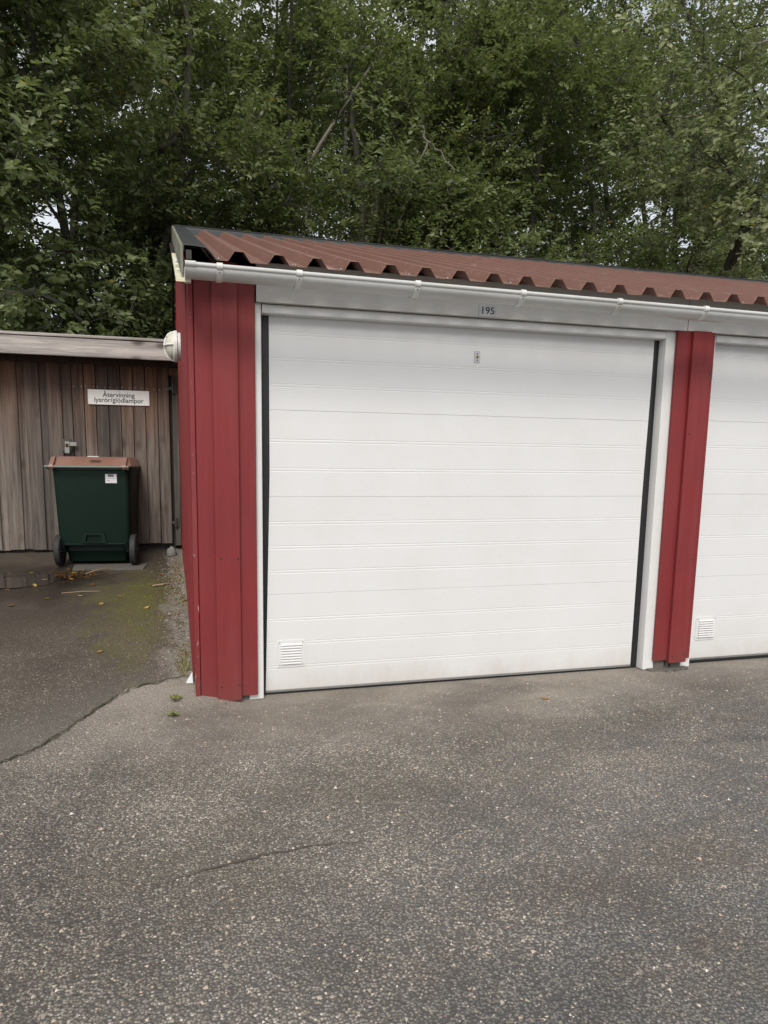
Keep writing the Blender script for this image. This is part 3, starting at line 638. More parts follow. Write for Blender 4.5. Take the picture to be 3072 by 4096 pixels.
# ribbed sheets
P0, PP = .4943, .189
VB, SL, PK, HH = .083, .0315, .043, .046           # valley, slope, peak widths, height
def sheet(name, k0, k1, lift, front=True):
    """ribs k0..k1 (valley index), as one bent metal sheet with thickness"""
    prof = [(.165, HH), (P0 - PP - VB / 2 - SL, HH)] if k0 == -1 else []
    for k in range(k0, k1 + 1):
        c = P0 + PP * k
        prof += [(c - VB / 2, 0), (c + VB / 2, 0)]
        if k < k1 or True: prof += [(c + VB / 2 + SL, HH), (c + VB / 2 + SL + PK, HH)]
    prof = prof + [(P0 + PP * (k1 + 1) - VB / 2, 0), (P0 + PP * (k1 + 1) - VB / 2 + .018, 0)]
    mb = MB(); vs = []; ysn = [EY, .4, 1.2, 2.0, 2.945] if front else [6.2, 5.2, 4.2, 3.055]
    th = .0011; n = len(prof)
    for y in ysn:
        for x, h in prof: vs.append((x, y, roofz(y) + h + lift))
    fs = [(j * n + i, j * n + i + 1, (j + 1) * n + i + 1, (j + 1) * n + i) for j in range(len(ysn) - 1) for i in range(n - 1)]
    m0 = len(vs); vs += [(x, y, z - th) for x, y, z in vs]
    fs += [tuple(m0 + i for i in reversed(f)) for f in fs]
    fs += [(i, i + 1, m0 + i + 1, m0 + i) for i in range(n - 1)]
    mb.add(vs, fs)
    return mb.obj(name, M['roof'], garage)
k = -1; alt = 0
while k < 44:
    sheet('roof_sheet', k, k + 4, .0014 * (alt % 2)); sheet('roof_sheet', k, k + 4, .0014 * (alt % 2), False); k += 5; alt += 1
RX1 = P0 + PP * 45
# roof screws near the eave
mb = MB()
scr = MB(); scr.lathe([(0, .007), (.002, .007), (.0025, .005), (.007, .0045)], (0, 0, 0), (0, 0, 1), 10); rs_me = scr.mesh('roof_screw'); rs_me.materials.append(M['steel'])
for kk, dx, dy in [(-1, -.015, .035), (-1, .0, .03), (1, -.02, .03), (1, -.008, .03), (2, .03, .02), (4, .02, .05), (5, .03, .02), (7, .03, .06), (10, .02, .05), (13, .02, .03), (15, .0, .03), (17, .03, .05)]:
    yy = EY + dy; link('roof_screw', rs_me, None, garage, (P0 + PP * kk + dx, yy, roofz(yy) + .0005))
# ridge cap and verge flashing
mb = MB(); VX = .142
mb.prism([(2.948, roofz(2.948) + .002), (2.985, roofz(2.985) + .040), (3.0, roofz(3.0) + .062), (3.015, roofz(2.985) + .040), (3.052, roofz(2.948) + .002), (3.045, roofz(2.948) - .01), (3.0, roofz(3.0) + .03), (2.955, roofz(2.948) - .01)], 'x', VX, RX1 + .05)
mb.obj('ridge_cap', M['flashing'], garage)
mb = MB(); mb.tube([(VX, 3.0, roofz(3.0) + .064), (3, 3.0, roofz(3.0) + .064), (RX1 + .05, 3.0, roofz(3.0) + .062)], .006, 6); mb.obj('ridge_roll', M['flashing'], garage)
def strip_along(profile, y0, y1, ny=8, sag=0.0, name='', mat=None, smooth=True):
    """profile (x, dz) swept up the roof slope"""
    mb = MB(); n = len(profile); vs = []
    for j in range(ny + 1):
        y = y0 + (y1 - y0) * j / ny
        for x, h in profile: vs.append((x, y, roofz(y) + h))
    fs = [(j * n + i, j * n + (i + 1) % n, (j + 1) * n + (i + 1) % n, (j + 1) * n + i) for j in range(ny) for i in range(n)]
    fs += [tuple(range(n)), tuple(range((ny + 1) * n - 1, ny * n - 1, -1))]
    mb.add(vs, fs); return mb.obj(name, mat, garage, smooth=False)
strip_along([(.139, .030), (.139, .062), (.20, .060), (.245, .055), (.266, .036), (.292, .004), (.289, .002), (.262, .033), (.243, .051), (.20, .056), (.144, .057), (.143, .030)], -.255, 2.985, 8, 0, 'verge_flashing', M['flashing'])
strip_along([(.126, -.064), (.126, .058), (.1385, .058), (.1385, -.064)], -.262, .55, 3, 0, 'barge_board', M['barge'])
strip_along([(.124, -.062), (.124, .060), (.1385, .060), (.1385, -.062)], .553, 2.99, 5, 0, 'barge_board', M['barge'])
strip_along([(.118, -.13), (.118, .055), (.1385, .055), (.1385, -.13)], 3.01, 6.25, 5, 0, 'barge_board', M['dark_wood'])
# tapered lower tip of the barge board
# lichen-covered soffit boards under the verge, with white studs
yy = -.262
for L_ in (.30, .27, .33, .31, .3, .3):
    mb = MB(); prof = [(.104, -.104), (.104, -.088), (.172, -.088), (.172, -.104)]
    strip_along(prof, yy, yy + L_ - .003, 1, 0, 'soffit_board', M['old_white']); yy += L_
strip_along([(.100, -.104), (.100, -.086), (.172, -.086), (.172, -.104)], yy, 2.98, 3, 0, 'soffit_board', M['dark_wood'])
stud = MB(); stud.lathe([(0, .006), (.012, .007), (.016, .004)], (0, 0, 0), (-1, 0, 0), 10); st_me = stud.mesh('white_stud', True); st_me.materials.append(M['lamp_white'])
for q in (.02, .35, .62, .75): link('white_stud', st_me, None, garage, (.127, q, roofz(q) - .076))
for q in (-.08, .14, .36, .6): link('nail_head', nail_me, None, garage, (.1255, q, roofz(q) - .03)).rotation_euler = (0, 0, -math.pi / 2)
# eave end: white board end and the rafter end behind the gutter
board('eave_end_board', M['white_wood'], .1435, .172, -.266, -.20, 2.247, 2.302, c=.002)
board('batten_end', M['inside'], .152, .177, -.250, .1, 2.345, 2.385, c=.002)
for k in range(12):
    x = .45 + k * .74
    strip_along([(x, -.11), (x, -.012), (x + .045, -.012), (x + .045, -.11)], .03, 2.95, 2, 0, 'rafter', M['inside'])

# gutter: half-round with a rolled front bead, clips, end cap; it falls slightly to the right
def gz(x): return 2.2905 - .0066 * (x - .143)
GR, GY = .058, -.277
g0, g1 = .150, RX1
def gut_ring(x, r, a0=-8, a1=188, n=18):
    return [(x, GY - r * math.cos(math.radians(a0 + (a1 - a0) * i / n)), gz(x) - r * math.sin(math.radians(a0 + (a1 - a0) * i / n)) * .68) for i in range(n + 1)]
def gut_shell(name, x0, x1, r, th, mat, parent, bead=True, a0=-8, a1=188):
    mb = MB(); xs_ = [x0, x1]; R = []
    for x in xs_: R += gut_ring(x, r, a0, a1) + list(reversed(gut_ring(x, r - th, a0, a1)))
    n = len(R) // 2
    mb.add(R, [(i, (i + 1) % n, n + (i + 1) % n, n + i) for i in range(n)] + [tuple(range(n)), tuple(range(2 * n - 1, n - 1, -1))])
    if bead:
        mb.tube([(x0, GY - r + .002, gz(x0) + .010), (x1, GY - r + .002, gz(x1) + .010)], .0105, 12)
    return mb.obj(name, mat, parent, smooth=True)
gut = gut_shell('gutter', g0, g1, GR, .002, M['gutter'], garage)
def gut_clip(x):
    mb = MB(); w = .0135; R = []
    for xx in (x - w, x + w): R += gut_ring(xx, GR + .0062, 12, 165, 14) + list(reversed(gut_ring(xx, GR + .0005, 12, 165, 14)))
    n = len(R) // 2
    mb.add(R, [(i, (i + 1) % n, n + (i + 1) % n, n + i) for i in range(n)] + [tuple(range(n)), tuple(range(2 * n - 1, n - 1, -1))])
    mb.tube([(x - w, GY - GR + .001, gz(x) + .009), (x + w, GY - GR + .001, gz(x) + .009)], .0165, 12)
    mb.box(x - w * .9, x + w * .9, GY - GR + .004, GY + .05, gz(x) + .012, gz(x) + .015)
    o = mb.obj('gutter_clip', M['clip'], gut, smooth=True)
    return o
for x in (.298, .666, 1.255, 1.827, 2.394, 2.942, 3.50, 4.07, 4.65, 5.22, 5.8, 6.38, 6.95, 7.53, 8.1, 8.6): gut_clip(x)
riv = MB(); riv.lathe([(0, .0045), (.0015, .004)], (0, 0, 0), (0, -.94, -.34), 8); rv_me = riv.mesh('rivet'); rv_me.materials.append(M['steel'])
for x in (.298, .666, 1.255, 1.827, 2.394, 2.942, 3.50): link('rivet', rv_me, None, gut, (x, GY - GR * .965 - .0062, gz(x) - .018))
mb = MB(); e = gut_ring(.1445, GR + .002, -8, 188, 18); e2 = [(.150, y, z) for _, y, z in e]; n = len(e)
mb.add(e + e2, [tuple(range(n)), tuple(range(2 * n - 1, n - 1, -1))] + [(i, i + 1, n + i + 1, n + i) for i in range(n - 1)] + [(n - 1, 0, n, 2 * n - 1)])
mb.tube([(.1445, GY - GR + .001, gz(.16) + .011), (.192, GY - GR + .001, gz(.16) + .011)], .0132, 12)
mb.obj('end_cap', M['gutter'], gut, smooth=False)

# ------------------------------------------------------------------ lettering
def text_mesh(txt, size, ext=.0006, align='CENTER'):
    cu = bpy.data.curves.new('t', 'FONT'); cu.body = txt; cu.size = size; cu.extrude = ext; cu.offset = size * .012; cu.align_x = align; cu.align_y = 'CENTER'; cu.resolution_u = 4
    o = bpy.data.objects.new('t', cu); COL.objects.link(o)
    dg = bpy.context.evaluated_depsgraph_get(); me = bpy.data.meshes.new_from_object(o.evaluated_get(dg))
    bpy.data.objects.remove(o); bpy.data.curves.remove(cu); return me
def lettering(name, txt, size, loc, mat, parent, sx=1.0, rot=(math.pi / 2, 0, 0)):
    me = text_mesh(txt, size); me.materials.clear(); me.materials.append(mat); me.name = name
    o = bpy.data.objects.new(name, me); COL.objects.link(o); o.parent = parent; o.location = loc; o.rotation_euler = rot; o.scale = (sx, 1, 1)
    return o
np_ = thing('number_plate', (1.7785, -.030, 2.2615), 'small grey number plate reading 195 on the white fascia above the door', 'number plate')
mb = MB(); mb.box(-.0525, .0525, -.0022, .0015, -.0285, .0285, .0008); mb.obj('plate', M['plate_grey'], np_, world=False)
lettering('digits', '195', .052, (0, -.0026, 0), M['ink'], np_, 1.12)
for x in (-.0455, .0455):
    s = MB(); s.lathe([(0, .003), (.001, .0028)], (x, -.0022, 0), (0, -1, 0), 8); s.obj('screw_head', M['steel'], np_, world=False)

# ------------------------------------------------------------------ wall lamp on the gable
lamp = thing('wall_lamp', (GX0 - .020, 1.65, 2.262), 'round white bulkhead lamp with cream glass on the red gable wall', 'wall lamp')
mb = MB(); mb.lathe([(0, .098), (.020, .098), (.026, .092)], (0, 0, 0), (-1, 0, 0), 36); mb.obj('base_ring', M['lamp_white'], lamp, True, world=False)
mb = MB(); mb.lathe([(.022, .106), (.024, .111), (.044, .111), (.049, .107), (.052, .098), (.040, .094)], (0, 0, 0), (-1, 0, 0), 36); mb.obj('front_ring', M['lamp_white'], lamp, True, world=False)
mb = MB(); mb.lathe([(.040, .095)] + [(.046 + .062 * math.sin(t * math.pi / 20), .095 * math.cos(t * math.pi / 20)) for t in range(0, 10)] + [(.109, .002)], (0, 0, 0), (-1, 0, 0), 36); mb.obj('glass_dome', M['lamp_glass'], lamp, True, world=False)
for ax in (0, 1):
    pts = []
    for t in range(-10, 11):
        a = t * math.pi / 20; q = .101 * math.sin(a); h = .046 + .068 * math.cos(a); pts.append((-h, q, 0) if ax == 0 else (-h, 0, q))
    mb = MB(); mb.tube(pts, .0065, 8); mb.obj('guard_bar', M['lamp_white'], lamp, True, world=False)

# ------------------------------------------------------------------ plank shed
SY_ = 3.40
shed = thing('storage_shed', (-.9, 4.0, .56), 'weathered plank shed with silver grey fascia and plank door behind the bin', 'shed')
PT = 2.37
def plank_obj(x0, x1, yf, zb, zt, parent, th=.022):
    w = x1 - x0; mb = MB(); mb.box(-w / 2, w / 2, 0, th, zb - .6, zt - .6, .003)
    t = rnd.uniform(-.004, .004); mb.v = [(x + t * (z - 1.2), y + .5 * t, z) for x, y, z in mb.v]
    return mb.obj('plank', M['plank'], parent, loc=((x0 + x1) / 2, yf, .6))
# fixed wall: boards with cover boards over their joints
edges = [-3.60]
while edges[-1] < -.93: edges.append(edges[-1] + .0985 + rnd.uniform(-.006, .006))
sc_ = (-.835 - edges[0]) / (edges[-1] - edges[0]); edges = [edges[0] + (e - edges[0]) * sc_ for e in edges]
for i in range(len(edges) - 1):
    proud = i % 2 == 0
    a, b_ = edges[i], edges[i + 1]
    if proud: a -= .014; b_ += .014
    plank_obj(a, b_, SY_ - .018 if proud else SY_, .585 + rnd.uniform(-.008, .008), PT, shed)
door = bpy.data.objects.new('plank_door', None); COL.objects.link(door); door.parent = shed; bl = Vector((-.38, SY_, .6)); door.location = bl - BASE[shed.name]; BASE[door.name] = bl
door['label'] = 'plank door with eight upright boards'
de = [-.829, -.722, -.617, -.504, -.390, -.277, -.163, -.046, .063]
for i in range(8): plank_obj(de[i] + .0025, de[i + 1] - .0035, SY_ - .016 + rnd.uniform(-.002, .002), .628 + rnd.uniform(-.004, .004), PT - .005, door)
board('hinge_post', M['shed_frame'], .092, .150, SY_ - .01, SY_ + .08, .60, 2.27, shed)
board('wall_lining', M['inside'], -3.6, .09, SY_ + .05, SY_ + .07, .52, 2.45, shed, c=0)
board('side_wall', M['shed_frame'], -3.64, -3.6, SY_, 5.0, .52, 2.42, shed, c=0)
board('lintel', M['shed_frame'], -3.62, .155, SY_ - .07, SY_ + .05, 2.345, 2.42, shed, c=.003)
board('lintel_board', M['plank'], .066, .152, SY_ - .03, SY_ - .01, 2.27, 2.343, shed)
FY = 3.10
mb = MB(); mb.box(-3.75, .118, FY - .024, FY, 2.370, 2.528, .003)
mb.v = [(x, y, z + (-.004 if x > 0 else 0)) for x, y, z in mb.v]; mb.obj('fascia_board', M['fascia_wood'], shed)
mb = MB(); mb.box(-3.75, .120, FY - .034, FY + .02, 2.531, 2.556, .003); mb.obj('fascia_cap', M['fascia_wood'], shed)
mb = MB(); mb.prism([(FY + .02, 2.535), (5.15, 2.44), (5.15, 2.46), (FY + .02, 2.556)], 'x', -3.75, .12); mb.obj('roof', M['flashing'], shed)
for k in range(8):
    x = -3.5 + k * .51
    mb = MB(); mb.prism([(FY + .003, 2.40), (5.1, 2.34), (5.1, 2.43), (FY + .003, 2.525)], 'x', x, x + .045); mb.obj('rafter', M['shed_frame'], shed)
for z in (2.147, .832):
    mb = MB(); mb.box(.092, .128, SY_ - .022, SY_ - .0125, z - .045, z + .045, .002); mb.lathe([(-.048, .010), (.048, .010)], (.100, SY_ - .03, z), (0, 0, 1), 10); mb.box(.05, .095, SY_ - .026, SY_ - .0215, z - .014, z + .014, .001)
    mb.obj('hinge', M['iron'], shed)
mb = MB(); mb.box(-.935, -.852, SY_ - .052, SY_ - .047, 1.524, 1.642, .001); mb.box(-.935, -.852, SY_ - .047, SY_ - .023, 1.530, 1.636, .001); mb.obj('hasp_plate', M['shed_frame'], shed)
mb = MB(); mb.box(-.875, -.805, SY_ - .062, SY_ - .055, 1.575, 1.612, .002); mb.box(-.906, -.868, SY_ - .068, SY_ - .053, 1.588, 1.618, .004); mb.obj('hasp', M['steel'], shed)
pin = []
nl = MB().lathe([(0, .004), (.0015, .004)], (0, 0, 0), (0, -1, 0), 6).mesh('nail_head'); nl.materials.append(M['plate_grey'])
for i in range(8):
    for s in (.02, .085): link('nail_head', nl, None, door, (de[i] + s, SY_ - .0185, 2.135 + rnd.uniform(-.006, .006)))
lock = thing('padlock', (-.886, SY_ - .075, 1.555), 'small worn padlock hanging from the hasp on the plank shed', 'padlock')
mb = MB(); mb.box(-.023, .023, -.011, .011, -.048, .006, .004); mb.obj('lock_body', M['steel'], lock, world=False)
mb = MB(); mb.tube([(-.014, 0, .004), (-.014, 0, .026), (-.008, 0, .040), (0, 0, .044), (.008, 0, .040), (.014, 0, .026), (.014, 0, .004)], .0042, 8); mb.obj('shackle', M['brass'], lock, world=False)
sg = thing('recycling_sign', (-.406, SY_ - .026, 2.042), 'white sign reading Återvinning lysrör/glödlampor on the plank shed door', 'sign')
mb = MB(); mb.box(-.281, .281, -.0025, .003, -.070, .070, .001); mb.obj('sign_board', M['sign_white'], sg, world=False)
lettering('lettering', 'Återvinning', .0625, (0, -.003, .022), M['ink'], sg, 1.0)
lettering('lettering', 'lysrör/glödlampor', .0625, (0, -.003, -.027), M['ink'], sg, 1.0)
for x in (-.272, 0, .272):
    for z in (-.062, .062):
        s = MB(); s.lathe([(0, .0045), (.001, .004)], (x, -.0026, z), (0, -1, 0), 8); s.obj('screw_head', M['print_grey'] if x == 0 else M['plate_grey'], sg, world=False)

# ------------------------------------------------------------------ wheelie bin (its back with handle bar and wheels faces the yard)
BX, BY = -.625, 2.80; BZ = rz_(BX, BY + .2)
wb = thing('wheelie_bin', (BX, BY, BZ), 'dark green wheelie bin with copper brown lid in front of the plank shed', 'bin', None, math.radians(-5))
def loft(rings, close=True):
    n = len(rings[0]); mb = MB(); vs = [p for r in rings for p in r]
    fs = [(j * n + i, j * n + (i + 1) % n, (j + 1) * n + (i + 1) % n, (j + 1) * n + i) for j in range(len(rings) - 1) for i in range(n)]
    if close: fs += [tuple(range(n)), tuple(range(len(rings) * n - 1, (len(rings) - 1) * n - 1, -1))]
    return mb.add(vs, fs)
def rrect(hw, y0, y1, z, r=.04, n=4):
    out = []
    for cx, cy, a0 in ((hw - r, y0 + r, -90), (hw - r, y1 - r, 0), (-hw + r, y1 - r, 90), (-hw + r, y0 + r, 180)):
        for k in range(n + 1): t = math.radians(a0 + 90 * k / n); out.append((cx + r * math.cos(t), cy + r * math.sin(t), z))
    return out
body = loft([rrect(.306, .045, .55, .185), rrect(.310, .042, .56, .197), rrect(.327, .0, .66, .80), rrect(.331, -.005, .667, .862), rrect(.340, -.013, .682, .867), rrect(.340, -.013, .682, .889)])
# hand pocket low on the back: a recessed trapezoid
bo = body.obj('body', M['bin_green'], wb, True, world=False)
mb = MB(); o_, i_ = [(-.095, .300), (.085, .300), (.105, .210), (-.115, .210)], [(-.068, .285), (.058, .285), (.070, .225), (-.080, .225)]
yy = lambda z: .042 - (z - .215) * (.042 / .585)
vs = [(x, yy(z) - .020, z) for x, z in o_] + [(x, yy(z) - .0205, z) for x, z in i_] + [(x * .92, yy(z) - .001, z) for x, z in i_] + [(x, yy(z) + .006, z) for x, z in o_]
mb.add(vs, [(i, (i+1)%4, 4+(i+1)%4, 4+i) for i in range(4)] + [(4+i, 4+(i+1)%4, 8+(i+1)%4, 8+i) for i in range(4)] + [(8, 9, 10, 11)] + [(i, 12+i, 12+(i+1)%4, (i+1)%4) for i in range(4)])
mb.obj('hand_pocket', M['bin_green'], bo, world=False)
base = loft([rrect(.262, .16, .52, .030), rrect(.265, .12, .53, .120), rrect(.275, .10, .54, .135), rrect(.275, .10, .54, .206)]); base.obj('base', M['bin_green'], wb, True, world=False)
lip = MB(); lip.box(-.287, .287, .028, .05, .196, .206, .003); lip.obj('lower_rim', M['bin_green'], wb, world=False)
for s in (-1, 1):
    mb = MB(); cx = s * (.332 if s > 0 else .318); r = .142
    mb.lathe([(-.028, r * .80), (-.026, r * .95), (-.018, r), (.018, r), (.026, r * .95), (.028, r * .80)], (cx, .10, r), (1, 0, 0), 36)
    wh = mb.obj('wheel', M['tyre'], wb, True, world=False)
    mb = MB(); mb.lathe([(-.030, r * .74), (.030, r * .74)], (cx, .10, r), (1, 0, 0), 24); mb.lathe([(-.036, .03), (.036, .03)], (cx, .10, r), (1, 0, 0), 16)
    for q in range(6):
        a = q * math.pi / 3; mb.tube([(cx + .031, .10 + .03 * math.cos(a), r + .03 * math.sin(a)), (cx + .031, .10 + r * .72 * math.cos(a), r + r * .72 * math.sin(a))], .007, 5)
    mb.obj('rim', M['rubber'], wh, True, world=False)
mb = MB(); mb.tube([(-.31, .13, .142), (.31, .13, .142)], .009, 10); mb.obj('axle', M['rubber'], wb, True, world=False)
for s in (-1, 1):
    mb = MB(); mb.prism([(.02, .21), (.14, .21), (.135, .12), (.065, .12)], 'x', s * .275 - .012, s * .275 + .012); mb.obj('wheel_bracket', M['bin_green'], wb, world=False)
# lid: sloping back, shallow dome, raised far rim, hinge lugs
lid = loft([rrect(.345, -.030, .70, .893, .03), rrect(.348, -.034, .705, .902, .03), rrect(.322, .045, .66, .968, .05), rrect(.304, .10, .63, .985, .05), rrect(.300, .14, .60, .983, .05)])
lo = lid.obj('lid', M['bin_lid'], wb, True, world=False)
mb = MB(); mb.box(-.27, -.06, .640, .655, .96, 1.008, .004); mb.box(.06, .27, .640, .655, .96, 1.008, .004); mb.obj('lid_rim', M['bin_lid'], lo, world=False)
for x in (-.318, .292):
    mb = MB(); mb.prism([(-.075, .875), (-.087, .893), (-.075, .912), (.02, .978), (.06, .985), (.02, .908), (-.04, .887)], 'x', x - .017, x + .017); mb.obj('hinge_lug', M['bin_lid'], lo, world=False)
mb = MB(); mb.tube([(-.375, -.068, .893), (.332, -.068, .893)], .0125, 12)
for x in (-.36, -.31, .29, .318): mb.box(x - .010, x + .010, -.066, .01, .870, .889, .002)
mb.obj('handle_bar', M['bin_bar'], wb, True, world=False)
mb = MB(); mb.box(-.02, .075, .075, .115, .9845, .9885, .001); so = mb.obj('sticker', M['sticker'], lo, world=False)
so.rotation_euler = (.12, 0, 0); so.location = (0, 0, -.0065)
mb = MB(); yq = lambda z: .0 + (.835 - z) * .042 / .585 - .0035
def slab(mb, x0, x1, z0, z1, off):
    mb.add([(x0, yq(z0) - off, z0), (x1, yq(z0) - off, z0), (x1, yq(z1) - off, z1), (x0, yq(z1) - off, z1), (x0, yq(z0) + .004, z0), (x1, yq(z0) + .004, z0), (x1, yq(z1) + .004, z1), (x0, yq(z1) + .004, z1)], [(0,1,2,3),(0,4,5,1),(1,5,6,2),(2,6,7,3),(3,7,4,0)])
slab(mb, .118, .216, .752, .832, .001); la = mb.obj('label', M['sticker'], bo, world=False)
mb = MB(); slab(mb, .142, .190, .808, .829, .0018); slab(mb, .126, .204, .7935, .7955, .0018); slab(mb, .128, .158, .772, .7755, .0018); mb.obj('label_print', M['print_grey'], bo, world=False)
# slab under the bin
mb = MB(); poly = [(-.80, 2.66), (-.20, 2.60), (-.17, 2.95), (-.82, 2.97)]; sl_ = MB(); zs = [rz_(x, y) for x, y in poly]; zt = max(zs) + .004
BZ2 = zt
sl_.prism(poly, 'z', zt - .06, zt); so = sl_.obj('concrete_slab', M['concrete']); tag(so, 'pale concrete paving slab under the green wheelie bin', 'paving slab')
wb.location.z = zt

# ------------------------------------------------------------------ small things on the ground
def rock(name, c, r, sq, mat, seed, label, cat, sub=2):
    bm = bmesh.new(); bmesh.ops.create_icosphere(bm, subdivisions=sub, radius=1)
    for v in bm.verts:
        n = noise.noise(v.co * 1.6 + Vector((seed, 0, 0))) * .35 + 1; v.co = Vector((v.co.x * r * sq[0] * n, v.co.y * r * sq[1] * n, v.co.z * r * sq[2] * n))
    me = bpy.data.meshes.new(name); bm.to_mesh(me); bm.free(); me.materials.append(mat)
    o = bpy.data.objects.new(name, me); COL.objects.link(o); o.location = c
    if label: tag(o, label, cat)
    return o
rk = rock('stone', (.045, 3.20, rz_(.045, 3.2) + .035), .055, (1, .8, 1.05), M['stone'], 3.1, 'grey cone-shaped stone lying near the shed door and gable wall', 'stone')
for v in rk.data.vertices:
    k = 1 - .45 * max(0, v.co.z / .058); v.co.x *= k; v.co.y *= k
mb = MB(); zc = rz_(.13, .14); mb.add([(.112, .12, zc - .01), (.150, .11, zc - .01), (.155, .18, zc - .01), (.118, .18, zc - .01), (.147, .12, zc + .055), (.151, .15, zc + .040), (.132, .15, zc + .022)], [(0, 1, 4), (1, 2, 5, 4), (2, 3, 6, 5), (3, 0, 6), (0, 4, 6), (4, 5, 6), (3, 2, 1, 0)])
tag(mb.obj('broken_stone', M['sticker']), 'white broken stone leaning against the foot of the red corner', 'stone')
def stick(pts, r, label, mat='stick'):
    mb = MB(); mb.tube([(x, y, rz_(x, y) + dz) for x, y, dz in pts], r, 6); o = mb.obj('twig', M[mat]); return tag(o, label, 'twig')
stick([(-.10, 1.72, .010), (-.02, 1.74, .014), (.03, 1.79, .012)], [.008, .0085, .006], 'short pale broken stick on the moss by the gable wall')
stick([(-.74, 1.62, .005), (-.6, 1.64, .006), (-.47, 1.63, .005)], [.003, .003, .002], 'thin straight twig by the near edge of the puddle')
stick([(-.66, 2.42, .008), (-.59, 2.50, .02), (-.52, 2.60, .02), (-.47, 2.66, .012)], [.006, .006, .005, .003], 'bent twig in the litter at the left wheel of the bin')
stick([(-.70, 2.45, .010), (-.67, 2.52, .03), (-.60, 2.53, .012)], [.005, .005, .003], 'short dark twig crossing the litter beside the puddle', 'bark')
def leaf_verts(L, W, curl):
    return [(0, 0, 0), (-W * .42, L * .35, curl * .3), (-W * .5, L * .62, curl * .6), (0, L, curl), (W * .5, L * .62, curl * .7), (W * .42, L * .35, curl * .2), (0, L * .5, -.001)]
LF = [(0, 6, 1), (1, 6, 2), (2, 6, 3), (3, 6, 4), (4, 6, 5), (5, 6, 0)]
leaf_meshes = []
for i in range(6):
    r = random.Random(40 + i); me = bpy.data.meshes.new('fallen_leaf'); me.from_pydata(leaf_verts(r.uniform(.04, .065), r.uniform(.025, .04), r.uniform(.003, .014)), [], LF)
    at = me.attributes.new('tint', 'FLOAT', 'POINT'); at.data.foreach_set('value', [[.15, .35, .55, .75, .9, 1.0][i]] * 7); me.materials.append(M['fallen']); leaf_meshes.append(me)
LEAFCOL = ['dark brown', 'rust brown', 'orange', 'ochre', 'yellow', 'pale yellow']
spots = [(-1.29, 2.45, 3), (-.98, 2.20, 2), (-.96, 1.86, 4), (-.80, 1.50, 3), (-1.13, 1.83, 0), (-1.3, 2.0, 5), (-1.36, 2.28, 1), (-.84, 2.05, 1), (-.76, 1.98, 0), (-.72, 2.15, 2), (-.83, 2.60, 4), (-.78, 2.50, 5), (-.86, 2.72, 3), (-.80, 2.35, 1), (-.90, 2.45, 0), (-.70, 2.36, 1), (-.66, 2.60, 0), (-1.25, 3.15, 1), (-1.1, 2.6, 5), (-1.42, 1.75, 4), (-1.05, 1.35, 1), (-.62, 1.55, 5), (-.55, 1.85, 0), (-.45, 1.3, 3), (-.30, 1.45, 5), (-.15, 1.2, 4), (-.02, 2.25, 1), (.02, 2.05, 2), (-.06, 1.95, 1), (.05, 2.5, 2), (.08, 1.5, 1), (-.20, 2.9, 3), (-1.2, 1.05, 0), (-.40, .55, 3), (-1.0, .7, 0), (-.62, 2.50, 2), (-.74, 2.62, 1), (-.57, 2.56, 2), (.11, 1.32, 2), (2.09, -.36, 2)]
WHERE = {}
for i, (x, y, c) in enumerate(spots):
    o = bpy.data.objects.new('fallen_leaf', leaf_meshes[c]); COL.objects.link(o)
    inp = ((x + 1.17) / .41) ** 2 + ((y - 2.24) / .40) ** 2 < .9
    z = max(PZ, rz_(x, y)) + .003 if inp else (rz_(x, y) + .004 if y > -.2 else hz(x, y) + .005)
    o.location = (x, y, z); r = random.Random(i); o.rotation_euler = (r.uniform(-.15, .15), r.uniform(-.15, .15), r.uniform(0, 6.28))
    where = 'floating on the puddle' if inp else ('in the litter beside the left wheel of the bin' if (x > -.95 and y > 1.9 and x < -.5) else ('by the foot of the gable wall' if x > -.22 and y > 0 else ('on the asphalt before the middle pillar' if y < 0 else 'on the damp ramp asphalt')))
    tag(o, LEAFCOL[c] + ' fallen leaf ' + where, 'fallen leaf', 'fallen ' + LEAFCOL[c] + ' leaves ' + where)
# weeds and a dry grass tuft by the corner
def weed(x, y, n, s, label):
    mb = MB(); r = random.Random(int(x * 1000) + 5); z0 = rz_(x, y) if y > .2 else hz(x, y)
    for k in range(n):
        a = r.uniform(0, 6.28); d = r.uniform(.005, s); c = Vector((x + d * math.cos(a), y + d * math.sin(a), z0 + r.uniform(.012, .03))); q = r.uniform(.010, .016)
        ring = [(c.x + q * math.cos(t), c.y + q * math.sin(t), c.z + .004 * math.sin(2 * t + a)) for t in [j * math.pi / 4 for j in range(8)]]
        mb.add(ring, [tuple(range(8))]); mb.tube([(x, y, z0), (c.x, c.y, c.z)], .0012, 4)
    return tag(mb.obj('weed', M['weed']), label, 'weed')
weed(.05, -.06, 7, .030, 'small round-leaved yellow green weed nearest the red corner, on bare asphalt')
weed(.045, -.24, 5, .024, 'flat pale weed in the asphalt in front of the round-leaved weed')
mb = MB(); r = random.Random(12)
for k in range(70):
    x, y = .11 + r.gauss(0, .018), .30 + r.gauss(0, .09); z0 = rz_(x, y); a = r.uniform(0, 6.28); L = r.uniform(.02, .055); b_ = r.uniform(.2, .9)
    p = Vector((x, y, z0)); t = p + Vector((math.cos(a) * L * b_ * .8 - .01, math.sin(a) * L * b_ * .8, L)); m_ = p.lerp(t, .55) + Vector((0, 0, L * .12)); w = .002; s_ = Vector((-math.sin(a), math.cos(a), 0)) * w
    mb.add([p - s_, p + s_, m_ + s_ * .8, m_ - s_ * .8, t], [(0, 1, 2, 3), (3, 2, 4)])
tag(mb.obj('grass_tuft', M['drygrass']), 'dry yellow green grass tuft at the foot of the gable wall', 'grass tuft')

